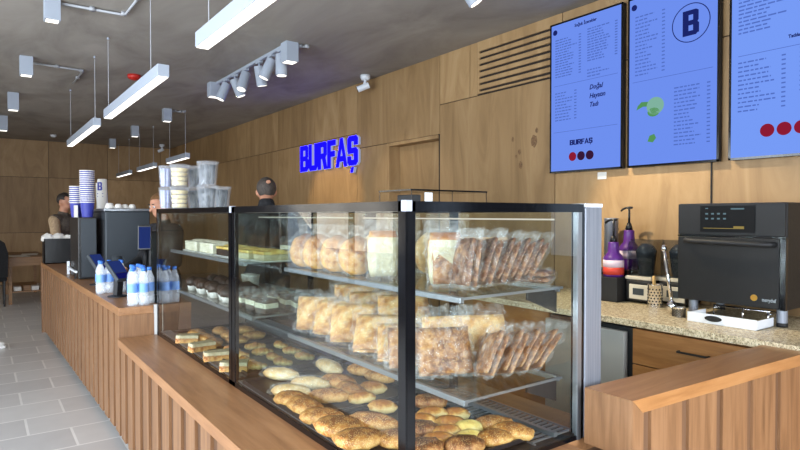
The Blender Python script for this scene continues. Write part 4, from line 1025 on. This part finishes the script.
# tray rack under the oven
k = thing('drip_tray', 'pale metal tray with a dark oval opening, under the oven front', 'tray', (3.3, 1.5, GZ))
b = B(); y0, y1 = 1.335, 1.70
b.box(3.265, 3.27, y0, y1, GZ + .001, GZ + .055, .001); b.box(3.27, 3.47, y0, y0 + .004, GZ + .001, GZ + .05); b.box(3.27, 3.47, y1 - .004, y1, GZ + .001, GZ + .05); b.box(3.27, 3.47, y0, y1, GZ + .001, GZ + .004)
b.build('tray_body', M['white'], k)
b = B(); b.prism([(math.cos(a * PI / 14) * .045, math.sin(a * PI / 14) * .016) for a in range(28)], lambda p, q, t: (t, 1.555 - p, GZ + .032 + q), 3.258, 3.266); b.build('oval_grip', M['black'], k)
k = thing('steel_rack', 'low steel rail rack between the tray and the oven', 'rack', (3.52, 1.55, GZ))
b = B(); b.tube([(3.49, 1.66, GZ + .001), (3.49, 1.66, GZ + .075), (3.49, 1.36, GZ + .075)], .006, 8); b.tube([(3.49, 1.50, GZ + .001), (3.49, 1.50, GZ + .075)], .006, 8); b.tube([(3.49, 1.37, GZ + .001), (3.49, 1.37, GZ + .075)], .006, 8); b.tube([(3.49, 1.66, GZ + .06), (3.6, 1.66, GZ + .06), (3.6, 1.36, GZ + .06), (3.49, 1.36, GZ + .06)], .004, 8)
b.build('rail', M['chrome'], k, True)
# perforated holders
def perf(label, x, y, r, h, stick):
    k = thing('cutlery_holder', label, 'utensil holder', (x, y, GZ), 0, 'perforated steel holders')
    b = B(); b.lathe([(r, .001), (r, h), (r + .003, h + .003), (r - .003, h), (r - .003, .004)], (x, y, GZ), 24, False); b.lathe([(r, .001), (r, .004)], (x, y, GZ), 24); b.build('cup', M['chrome'], k, True)
    b = B()
    for j in range(6):
        for i in range(14):
            a = 2 * PI * (i + .5 * (j % 2)) / 14; z = GZ + h * (j + 1) / 7.5
            c = V((x + math.cos(a) * r, y + math.sin(a) * r, z)); d = V((math.cos(a), math.sin(a), 0))
            b.cyl(c - d * .002, c + d * .0008, .0055, .0055, 8)
    b.build('holes', M['black'], k)
    return k
perf('perforated steel holder with a wooden stick left of the oven', 3.60, 2.09, .047, .145, True)
perf('low perforated steel holder under the left edge of the oven', 3.36, 1.80, .036, .055, False)
o = thing('wooden_spatula', 'pale wooden handle sticking up from the perforated holder', 'utensil', (3.60, 2.09, GZ + .012))
b = B(); b.tube([(3.60, 2.09, GZ + .012), (3.605, 2.10, GZ + .14), (3.61, 2.105, GZ + .20)], .010, 10); b.build('handle', M['woodstick'], o, True)
o = thing('steel_scoop', 'long steel scoop leaning beside the left side of the oven', 'utensil', (3.43, 1.9, GZ))
b = B(); b.tube([(3.43, 1.885, GZ + .075), (3.46, 1.95, GZ + .385)], .011, 10); b.build('handle', M['chrome'], o, True)
b = B(); b.ell((3.462, 1.953, GZ + .395), (.018, .018, .024), 2); b.build('knob', M['chrome'], o, True)
b = B(); b.ell((3.425, 1.88, GZ + .043), (.03, .03, .040), 2); b.build('bowl', M['chrome'], o, True)
# blenders in their covers
def blender(label, x, y, s):
    k = thing('covered_blender', label, 'blender', (x, y, GZ), 0, 'blenders by the wall')
    b = B(); b.box(x - .10, x + .10, y - .095, y + .095, GZ + .012, GZ + .16, .012); b.build('base', M['blackmat'], k)
    b = B(); b.box(x - .112, x - .10, y - .09, y + .06, GZ + .03, GZ + .13, .004); b.build('control_plate', M['cream'], k)
    b = B(); b.box(x - .1145, x - .1118, y - .05, y + .03, GZ + .06, GZ + .105); b.build('keypad', M['graymach'], k)
    b = B(); b.box(x - .10, x + .11, y - .098, y + .098, GZ + .16, GZ + .185, .006); b.build('deck', M['cream'], k)
    b = B(); b.prism([(-.085, 0), (.085, 0), (.085, .21), (.06, .25), (-.05, .25), (-.085, .20)], lambda u, v, t: (x + u, t, GZ + .186 + v), y - .09, y + .09); b.build('cover', M['smoke'], k)
    b = B(); b.lathe([(.05, 0), (.066, .15), (.07, .17), (.05, .20), (.03, .22)], (x, y, GZ + .187), 20); b.build('jug', plain('jug_grey', srgb(52, 60, 68), .2), k, True)
    return k
blender('covered blender with cream control plate next to the purple bottles', 3.73, 2.232, 1)
blender('second covered blender mostly hidden behind the scoop', 3.80, 2.03, 1)
# syrup bottles
o = thing('bottle_stand', 'black stand under the syrup bottles left of the blender', 'stand', (3.62, 2.48, GZ))
b = B(); b.box(3.54, 3.70, 2.335, 2.62, GZ + .001, GZ + .17, .004); b.build('stand_body', M['blackmat'], o)
b = B(); b.box(3.71, 3.90, 2.335, 2.64, GZ + .001, GZ + .21, .004); b.build('rear_step', M['blackmat'], o)
def syrup(label, x, y, z, lab, hh=1.0, mat='purple', q=1.3):
    k = thing('syrup_bottle', label, 'syrup bottle', (x, y, z), 0, 'syrup bottles with pumps')
    b = B(); b.lathe([(.05 * q, 0), (.054 * q, .01), (.054 * q, .14 * hh), (.050 * q, .155 * hh), (.030 * q, .19 * hh), (.028 * q, .26 * hh), (.028 * q, .27 * hh)], (x, y, z + .001), 24); b.build('bottle_body', M[mat], k, True)
    b = B(); b.lathe([(.0545 * q, .075 * hh), (.0548 * q, .13 * hh)], (x, y, z + .001), 24); b.build('label_band', M['labelpink'], k, True)
    if lab: b = B(); b.lathe([(.0548 * q, .015), (.0551 * q, .074 * hh)], (x, y, z + .001), 24); b.build('label_foot', M[lab], k, True)
    b = B(); b.lathe([(.027, .27 * hh), (.022, .295 * hh), (.014, .32 * hh)], (x, y, z + .001), 16); b.cyl((x, y, z + .31 * hh), (x, y, z + .31 * hh + .12), .008, .008, 10)
    b.tube([(x, y - .025, z + .31 * hh + .122), (x, y + .02, z + .31 * hh + .122), (x, y + .05, z + .31 * hh + .112), (x, y + .066, z + .31 * hh + .098)], .008, 8); b.build('pump', M['black'], k, True)
    return k
syrup('purple pump bottle with red label in front, next to the steel post', 3.62, 2.415, GZ + .17, 'labelred', .90)
syrup('taller purple pump bottle behind the red-labelled one', 3.81, 2.415, GZ + .21, None, 1.05)
o = thing('steel_tube', 'tall steel cylinder behind the front purple bottle', 'cylinder', (3.83, 2.575, GZ + .21))
b = B(); b.lathe([(.05, .001), (.05, .365), (.052, .37), (.047, .372), (.047, .30)], (3.83, 2.575, GZ + .21), 24); b.build('cup', M['steel'], o, True)
o = thing('sauce_bottle', 'white sauce bottle with dark cap at the steel post', 'bottle', (3.60, 2.555, GZ + .17))
b = B(); b.lathe([(.04, .001), (.042, .01), (.042, .14), (.02, .17)], (3.60, 2.555, GZ + .17), 20); b.build('bottle_body', M['whitep'], o, True)
b = B(); b.lathe([(.02, .17), (.018, .185), (.008, .22)], (3.60, 2.555, GZ + .17), 16); b.build('cap', M['blackmat'], o, True)

# ------------------------------------------------------------------ things on the service counter
def cx(x, y): return x - .0215 * (y - 4.23)
o = thing('water_bottle', '', 'water bottle')
b = B(); b.lathe([(.029, 0), (.034, .006), (.034, .06), (.031, .066), (.034, .072), (.034, .14), (.032, .147), (.034, .153), (.033, .18), (.016, .225), (.014, .238)], (0, 0, 0), 20); b.build('bottle_body', M['bottle'], o, True, True)
b = B(); b.lathe([(.0345, .09), (.0345, .15)], (0, 0, 0), 20, False); b.build('label_band', M['bluelabel'], o, True, True)
b = B(); b.lathe([(.016, .235), (.016, .256)], (0, 0, 0), 14); b.build('cap', M['capblue'], o, True, True)
KB = Kind(o)
bt = []
for x, y in [(.845, 4.30), (.915, 4.29), (.965, 4.345), (.87, 4.375), (.94, 4.42), (.885, 4.455), (.955, 4.50), (.90, 4.535), (.96, 4.585), (.905, 4.62), (.96, 4.67)]:
    bt.append(KB.put((x, y, HZ + .001), (0, 0, x * 40), None, 'water bottles on the service counter'))
label_row(bt, '%s of the water bottles at the near counter end')
bt = []
for x, y in [(.79, 5.10), (.855, 5.12), (.80, 5.19), (.87, 5.21), (.94, 5.1), (.95, 5.18)]:
    bt.append(KB.put((cx(x, y), y, HZ + .001), (0, 0, x * 40), None, 'water bottles behind the front terminal'))
label_row(bt, '%s of the water bottles behind the near payment terminal')
def terminal(label, x, y, z, a, s=1.0):
    r = thing('payment_terminal', label, 'payment terminal', (x, y, z), a, 'payment terminals on the counter')
    L = lambda b, n, m, sm=False: b.build(n, m, r, sm, True)
    b = B(); b.lathe([(.07, .001), (.07, .008), (.03, .014)], (0, 0, 0), 24); L(b, 'base', M['blackmat'])
    b = B(); b.box(-.028, .028, -.022, .022, .01, .16, .005, rot=RX(.10), piv=(0, 0, 0)); L(b, 'stand', M['blackmat'])
    R = RX(.85); T = Matrix.Translation((0, -.02, .21)) @ R.to_4x4()
    b = B(); b.box(-.065, .065, -.012, .022, -.095, .095, .008); b.move(Matrix.Translation((0, -.01, .20)) @ RX(-.75).to_4x4()); L(b, 'housing', M['graymach'])
    b = B(); b.box(-.055, .055, -.0135, -.0118, -.028, .085); b.move(Matrix.Translation((0, -.01, .20)) @ RX(-.75).to_4x4()); L(b, 'screen', M['posblue'])
    b = B(); b.box(-.055, .055, -.0135, -.0118, -.085, -.034); b.move(Matrix.Translation((0, -.01, .20)) @ RX(-.75).to_4x4()); L(b, 'panel', M['posblue2'])
    b = B(); b.tube([(.03, .02, .13), (.06, .03, .115), (.075, .0, .12), (.05, -.03, .13)], .005, 8); L(b, 'cable', M['whitep'], True)
    return r
terminal('near black payment terminal on a stand with blue screen beside the bottles', .845, 4.84, HZ, .55)
terminal('further payment terminal on a stand with blue screen', cx(.88, 5.75), 5.75, HZ, .55)
# order display turned to the staff side
o = thing('order_display', 'small upright blue display on a black arm behind the water bottles', 'display', (1.08, 4.98, HZ))
RD = RZ(-.30) @ RX(-.12)
b = B(); b.box(-.05, .05, 0, .02, -.10, .10, .006); b.move(Matrix.Translation((1.055, 4.90, 1.37)) @ RD.to_4x4()); b.build('housing', M['black'], o)
b = B(); b.box(-.042, .042, -.0015, .001, -.085, .085); b.move(Matrix.Translation((1.055, 4.90, 1.37)) @ RD.to_4x4()); b.build('screen', M['posblue'], o)
b = B(); b.tube([(1.08, 5.02, .90), (1.08, 5.02, 1.2), (1.07, 4.98, 1.34), (1.06, 4.93, 1.37)], .022, 10); b.build('arm', M['black'], o, True)
b = B(); b.box(1.04, 1.20, 4.93, 5.10, 0, .90, .004); b.build('stand_cabinet', M['blackmat'], o)
b = B(); b.box(1.10, 1.17, 4.95, 5.03, .901, 1.42, .01); b.build('printer', M['black'], o)
o = tag(B().cyl((.95, 5.45, HZ + .001), (.95, 5.45, HZ + .02), .045, .045, 20).cyl((.95, 5.45, HZ + .02), (.95, 5.45, HZ + .27), .036, .04, 20).build('tumbler', M['graymach'], None, True), 'grey metal tumbler in front of the coffee machine', 'tumbler')
# coffee machine
mx0, my0, my1 = .98, 6.21, 7.6
k = thing('coffee_machine', 'large dark grey coffee machine standing on the service counter', 'coffee machine', (1.19, 6.9, HZ))
b = B(); b.box(mx0, 1.39, my0, my1, HZ + .06, 1.585, .012); b.build('body', M['graymach'], k)
b = B(); b.box(mx0 - .006, mx0, my0 + .05, my1 - .05, HZ + .15, 1.50, .002); b.build('back_panel', M['blackmat'], k)
b = B(); b.box(mx0 - .01, 1.40, my0 - .01, my1 + .01, 1.586, 1.612, .004); b.build('cup_rail', M['alu'], k)
b = B()
for x in (mx0 + .06, 1.33):
    for y in (my0 + .08, my1 - .08): b.cyl((x, y, HZ + .001), (x, y, HZ + .062), .025, .03, 14)
b.build('feet', M['steel'], k)
# cup tower and stacks
k = thing('cup_cabinet', 'narrow black cabinet carrying the paper cup stacks', 'cabinet', (.84, 6.62, HZ))
b = B(); b.box(.765, .925, 6.34, 6.95, HZ + .001, 1.525, .006); b.build('cabinet_body', M['black'], k)
b = B(); b.box(.79, .92, 6.334, 6.34, HZ + .02, 1.51); b.build('side_panel', M['graymach'], k)
o = thing('paper_cup', '', 'paper cup')
R_, H_ = .066, .15
b = B(); b.lathe([(R_ * .72, 0), (R_ * .97, H_)], (0, 0, 0), 24, False); b.lathe([(R_ * .72, 0), (R_ * .715, .004)], (0, 0, 0), 24); b.build('cup_body', M['cupblue'], o, True, True)
b = B(); b.lathe([(R_ * .96, H_ - .008), (R_ * 1.03, H_ - .006), (R_ * 1.03, H_ + .002), (R_ * .95, H_ + .002)], (0, 0, 0), 24, False); b.build('rim', M['paper'], o, True, True)
KCu = Kind(o)
NUM = ['bottom', 'second', 'third', 'fourth', 'fifth', 'sixth', 'seventh', 'eighth', 'ninth', 'tenth', 'eleventh', 'twelfth', 'thirteenth', 'fourteenth', 'fifteenth', 'sixteenth', 'seventeenth']
for i in range(16):
    KCu.put((.855, 6.41, 1.527 + i * .0205), (0, 0, .2 * i), NUM[i] + (' cup' if i == 0 else ' cup from the bottom') + ' in the tall blue paper cup stack', 'cups in the tall blue stack')
for i in range(9):
    KCu.put((.80, 6.72, 1.527 + i * .0205), (0, 0, .2 * i), NUM[i] + (' cup' if i == 0 else ' cup from the bottom') + ' in the shorter blue stack behind the tall one', 'cups in the shorter blue stack')
o = thing('paper_cup', '', 'paper cup')
b = B(); b.lathe([(.036, 0), (.050, .13), (.053, .132), (.053, .138), (.05, .138)], (0, 0, 0), 24); b.build('cup_body', M['paper'], o, True, True); KWc = Kind(o)
for i in range(8):
    KWc.put((1.06, 6.95, 1.613 + i * .02), (0, 0, 0), NUM[i] + (' cup' if i == 0 else ' cup from the bottom') + ' in the white stack with blue letter on the coffee machine', 'white cups on the coffee machine')
top = thing('printed_cup', 'white upside-down cup sleeve printed with a blue B on the coffee machine', 'paper cup', (1.02, 6.62, 1.613))
b = B(); b.lathe([(.056, 0), (.056, .012), (.053, .014), (.044, .30), (.038, .306)], (1.02, 6.62, 1.613), 28); b.build('sleeve_body', M['paper'], top, True)
def onsleeve(polys, yc, z0, name, mat):
    b = B()
    for p in polys: b.prism(p, lambda a, q, t: (1.02 + t * math.cos(-2.15 + a / .05), 6.62 + t * math.sin(-2.15 + a / .05), z0 + q), .038 + .008, .0535)
    b.build(name, mat, top)
onsleeve([[(u * .075 - .025, v * .085) for u, v in p] for p in LET['B'][1]], 0, 1.80, 'printed_letter', M['cupblue'])
onsleeve([[(-.03, 0), (.03, 0), (.03, .007), (-.03, .007)], [(-.03, -.03), (.03, -.03), (.03, -.023), (-.03, -.023)]], 0, 1.765, 'printed_line', M['cupblue'])
for i, (x, y, s) in enumerate([(1.04, 6.33, 1), (1.115, 6.30, .85), (1.18, 6.33, .8), (1.245, 6.32, .8)]):
    o = thing('coffee_cup', ORD[i] + ' of the white cups lying on top of the coffee machine', 'cup', (x, y, 1.613), 0, 'white cups on top of the coffee machine')
    b = B(); b.lathe([(.045 * s, 0), (.042 * s, .02), (.03 * s, .05 * s), (.018 * s, .055 * s)], (x, y, 1.6132), 20); b.build('cup_body', M['paper'], o, True)
o = thing('napkin_box', 'black holder filled with white napkins at the far end of the service counter', 'napkin holder', (.78, 8.75, HZ))
b = B(); x0, x1, y0, y1 = .655, .99, 8.60, 8.86
for q in ((x0, x1, y0, y0 + .01), (x0, x1, y1 - .01, y1), (x0, x0 + .01, y0, y1), (x1 - .01, x1, y0, y1)): b.box(*q, HZ + .001, HZ + .32)
b.box(x0, x1, y0, y1, HZ + .001, HZ + .012); b.build('box', M['black'], o)
b = B()
for i in range(9): b.ell((x0 + .05 + (i % 3) * .115, y0 + .05 + (i // 3) * .075, HZ + .32), (.07, .045, .055 + .012 * math.sin(i * 2.1)), 2, .45, 9, None, None, i)
b.box(x0 + .012, x1 - .012, y0 + .012, y1 - .012, HZ + .02, HZ + .30)
b.build('napkins', M['paper'], o)
text_mesh('AFİYET', .05, 'box_lettering', M['graymach'], o, (x0 - .0008, 8.83, HZ + .06), extrude=.0004, sx=.8) if False else None
o = thing('carton', 'small white box in front of the shorter cup stack', 'box', (.80, 6.56, 1.527))
b = B(); b.box(.767, .785, 6.50, 6.66, 1.5265, 1.645, .002); b.build('box_body', M['paper'], o)
o = thing('counter_rail', 'low bright metal rail on the service counter left of the terminals', 'rail', (.80, 6.8, HZ))
yq = 6.95; x_ = .745
b = B(); b.box(x_ - .012, x_ + .012, yq - .012, yq + .012, HZ + .001, HZ + .14, .002); b.build('post', M['white'], o)
b = B(); b.box(x_ - .01, x_ + .01, yq - .62, yq + .01, HZ + .065, HZ + .085, .002); b.build('bar', M['white'], o)
b = B(); b.box(x_ - .008, x_ + .008, yq - .56, yq - .54, HZ + .001, HZ + .066); b.build('post', M['black'], o)

# ------------------------------------------------------------------ far end: table, chair, shoe
t = thing('side_table', 'small wooden side table with papers against the far end, left edge', 'table', (.63, 12.2, 0))
TX0, TX1, TY0, TY1, TH = .36, .93, 11.95, 13.7, .815
b = B(); b.box(TX0, TX1, TY0, TY1, TH - .03, TH, .003); b.build('tabletop', M['tablewood'], t)
b = B(); b.box(TX0 + .04, TX1 - .04, TY0 + .04, TY1 - .04, TH - .15, TH - .03); b.build('apron', M['tablewood'], t)
for x in (TX0 + .05, TX1 - .05):
    for y in (TY0 + .05, TY1 - .05): b = B(); b.box(x - .025, x + .025, y - .025, y + .025, 0.001, TH - .03); b.build('leg', M['tablewood'], t)
b = B(); b.box(TX0 + .06, TX1 - .06, TY0 + .06, TY1 - .06, .20, .22); b.build('lower_shelf', M['tablewood'], t)
for i, (x, y, a) in enumerate([(.55, 12.35, .15), (.74, 12.75, -.1)]):
    tag(B().box(x - .13, x + .13, y - .26, y + .26, TH + .0005 + .002 * i, TH + .0020 + .002 * i, rot=RZ(a)).build('paper_sheet', M['paper']), ['left white paper sheet on the far side table', 'right white paper sheet on the far side table'][i], 'paper', 'papers on the side table')
for i, x in enumerate((.52, .66, .78)):
    tag(B().box(x - .055, x + .055, 12.08, 12.3, .2205, .29 + .02 * (i % 2), .004).build('small_box', [M['paper'], M['tablewood'], M['paper']][i]), ORD[i] + ' of the small boxes on the lower shelf of the side table', 'box', 'boxes under the side table')
c = thing('dark_chair', 'dark upholstered chair with rounded back at the far left edge', 'chair', (.16, 12.0, 0))
b = B(); b.box(-.1, .36, 11.78, 12.22, .42, .50, .03); b.build('seat', M['cloth'], c)
b = B(); b.prism([(-.24, 0), (.24, 0), (.25, .4), (.20, .58), (.1, .66), (-.1, .66), (-.2, .58), (-.25, .4)], lambda u, v, t: (.13 + u, t, .50 + v), 11.72, 11.78); b.build('backrest', M['cloth'], c)
for x in (-.06, .32):
    for y in (11.80, 12.18): b = B(); b.cyl((x, y, .001), (x, y, .43), .014, .02, 10); b.build('leg', M['black'], c)
s = thing('white_sneaker', 'white sneaker on the floor tiles at the left edge', 'shoe', (.14, 8.15, 0))
b = B(); b.prism([(-.14, -.035), (.06, -.045), (.12, -.03), (.135, 0), (.12, .03), (.06, .045), (-.14, .035)], lambda u, v, t: (.10 + u, 8.15 + v, t), .001, .028); b.build('sole', M['whitep'], s)
b = B(); b.ell((.14, 8.15, .045), (.085, .04, .038), 3); b.ell((.03, 8.15, .06), (.075, .04, .055), 3); b.build('upper', M['sneaker'], s, True)
b = B()
for i in range(4): b.cyl((.08 + i * .02, 8.12, .098 - i * .008), (.085 + i * .02, 8.18, .098 - i * .008), .004, .004, 6)
b.build('laces', M['whitep'], s, True)

# ------------------------------------------------------------------ people
def fuse(b, name, mat, parent, voxel=.012, sm=6):
    """join limbs into one continuous skin"""
    me = bpy.data.meshes.new('tmp'); b.bm.to_mesh(me); b.bm.free()
    o = bpy.data.objects.new('tmp', me); S.collection.objects.link(o)
    m = o.modifiers.new('r', 'REMESH'); m.mode = 'VOXEL'; m.voxel_size = voxel
    m = o.modifiers.new('s', 'SMOOTH'); m.iterations = sm; m.factor = .5
    dg = bpy.context.evaluated_depsgraph_get(); me2 = bpy.data.meshes.new_from_object(o.evaluated_get(dg))
    bpy.data.objects.remove(o); me2.name = name; me2.materials.clear(); me2.materials.append(mat)
    for p in me2.polygons: p.use_smooth = True
    o = bpy.data.objects.new(name, me2); S.collection.objects.link(o); o.parent = parent; return o
def limb(b, pts, rs):
    for (p, q), (r, s) in zip(zip(pts, pts[1:]), zip(rs, rs[1:])): b.cyl(p, q, r, s, 14)
    for p, r in zip(pts, rs): b.ell(p, (r, r, r), 2)
def hand(b, w, d, side):
    """palm, four curled fingers of different length and a thumb from the side of the palm"""
    w = V(w); d = V(d).normalized(); up = V((0, 0, 1)); s = d.cross(up).normalized() * side; n = d.cross(s).normalized()
    if n.z > 0: n = -n
    c = w + d * .05
    b.ell(c, (.042, .042, .022), 2, rot=None)
    for i, (off, L) in enumerate(((-.03, .062), (-.01, .074), (.01, .070), (.03, .055))):
        p = w + d * .085 + s * off; limb(b, [p - d * .02, p + d * L * .5 + n * .008, p + d * L * .85 + n * .03], [.0095, .009, .0075])
    p = w + d * .03 - s * .035; limb(b, [p, p - s * .022 + d * .03, p - s * .02 + d * .055 + n * .012], [.012, .010, .008])
def person(label, loc, rz_, sc, elbows, hands, hair, top_mat, long_hair=False, vest=False, head_tilt=0, legs_mat='cloth', collar=1.47):
    """standing figure, local +y is forward; elbows / hands are (right, left) points in metres for a 1.75 m body"""
    r = thing('person', label, 'person', loc, rz_); r.scale = (sc, sc, sc)
    b = B()
    for sx in (-1, 1):
        limb(b, [(sx * .095, 0, .90), (sx * .10, .015, .49), (sx * .10, -.02, .09)], [.088, .058, .04])
        b.ell((sx * .105, .05, .045), (.045, .125, .043), 2)
    b.ell((0, 0, .96), (.165, .115, .13), 3); b.ell((0, .01, 1.12), (.145, .10, .16), 3); b.ell((0, .01, 1.30), (.175, .115, .16), 3)
    limb(b, [(-.17, 0, 1.405), (.17, 0, 1.405)], [.062, .062]); limb(b, [(0, -.01, 1.40), (0, .01, 1.56)], [.062, .054])
    T = RX(head_tilt); hp = V((0, .0, 1.53))
    Hc = lambda x, y, z: hp + T @ (V((x, y, z)) - hp)
    b.ell(Hc(0, .005, 1.655), (.073, .092, .098), 3, rot=T); b.ell(Hc(0, .035, 1.59), (.052, .058, .06), 3, rot=T)
    limb(b, [Hc(0, .092, 1.66), Hc(0, .115, 1.625)], [.010, .016])
    for sx in (-1, 1): b.ell(Hc(sx * .078, -.005, 1.635), (.012, .02, .032), 2, rot=T)
    b.ell(Hc(0, .088, 1.588), (.022, .012, .006), 2, rot=T)
    for i, sx in enumerate((1, -1)):
        e, h = V(elbows[i]), V(hands[i]); limb(b, [(sx * .19, 0, 1.40), e, h], [.052, .042, .029]); hand(b, h, h - e, sx)
    body = fuse(b, 'body', M['skin'], r, .011)
    for sx in (-1, 1):
        e = B(); e.ell(Hc(sx * .032, .088, 1.655), (.013, .008, .008), 2); eye = e.build('eye', M['whitep'], r, True, True)
        e = B(); e.ell(Hc(sx * .032, .096, 1.655), (.006, .003, .006), 2); e.build('pupil', M['hairdark'], eye, True, True)
        e = B(); e.ell(Hc(sx * .032, .093, 1.680), (.022, .006, .005), 2); e.build('brow', M['hairdark'], r, True, True)
    # hair cap: back and top of the head
    h = B(); h.ell(Hc(0, -.008, 1.672), (.082, .098, .095), 3, .06, 20, T)
    for v in list(h.bm.verts):
        q = hp + T.inverted() @ (v.co - hp)
        if (q.y > .055 and q.z < 1.70) or q.z < 1.60 or (abs(q.x) > .06 and q.y > .0 and q.z < 1.665): h.bm.verts.remove(v)
    if long_hair:
        for i in range(9):
            a = PI + PI * i / 8; limb(h, [Hc(.06 * math.cos(a), -.02 + .075 * math.sin(a), 1.68), Hc(.085 * math.cos(a), -.02 + .09 * math.sin(a), 1.58), Hc(.095 * math.cos(a), -.02 + .085 * math.sin(a), 1.46)], [.028, .03, .02])
    h.build('hair', M[hair], r, True, True)
    c = B(); c.ell((0, 0, .97), (.18, .13, .13), 3); c.ell((0, .01, 1.12), (.162, .118, .17), 3); c.ell((0, .01, 1.30), (.192, .132, .165), 3); limb(c, [(-.17, 0, 1.40), (.17, 0, 1.40)], [.075, .075])
    limb(c, [(0, -.01, 1.40), (0, -.005, collar)], [.092, .072])
    sl = B() if vest else c
    for i, sx in enumerate((1, -1)):
        e_, h_ = V(elbows[i]), V(hands[i]); limb(sl, [(sx * .185, 0, 1.395), e_, e_ + (h_ - e_) * .88], [.07, .057, .045])
    fuse(c, 'vest' if vest else 'shirt', M['vest' if vest else top_mat], r, .012)
    if vest: fuse(sl, 'sleeves', M[top_mat], r, .012)
    tr_ = B()
    for sx in (-1, 1): limb(tr_, [(sx * .09, 0, .93), (sx * .10, .015, .49), (sx * .10, -.02, .12)], [.108, .075, .062])
    tr_.ell((0, 0, .93), (.185, .135, .12), 3); fuse(tr_, 'trousers', M[legs_mat], r, .013)
    sh = B()
    for sx in (-1, 1): sh.ell((sx * .105, .055, .045), (.055, .14, .044), 3)
    sh.build('shoes', M['black'], r, True, True)
    return r
person('dark-haired person in tan sleeves and grey vest at the far counter end', (.97, 9.55, 0), -2.3, 1.06, [(.27, .10, 1.12), (-.27, .10, 1.12)], [(.14, .34, 1.06), (-.14, .34, 1.08)], 'hairdark', 'tan', vest=True, head_tilt=-.15)
man = person('person seen from behind in black, short greying hair, behind the far case', (2.08, 4.90, 0), -.35, 1.07, [(.27, .02, 1.12), (-.27, .02, 1.12)], [(.17, .27, 1.05), (-.17, .27, 1.05)], 'hairgrey', 'cloth', head_tilt=-.12, collar=1.535)
person('person with long brown hair in dark clothes by the coffee machine', (1.40, 5.70, 0), 1.9, 1.0, [(.27, .06, 1.12), (-.27, .06, 1.12)], [(.15, .30, 1.05), (-.15, .30, 1.05)], 'hairbrown', 'cloth', long_hair=True, head_tilt=-.3)
b = B(); b.ell((.012, -.0865, 1.722), (.020, .012, .016), 2); b.build('bald_patch', M['skin'], man, True, True)
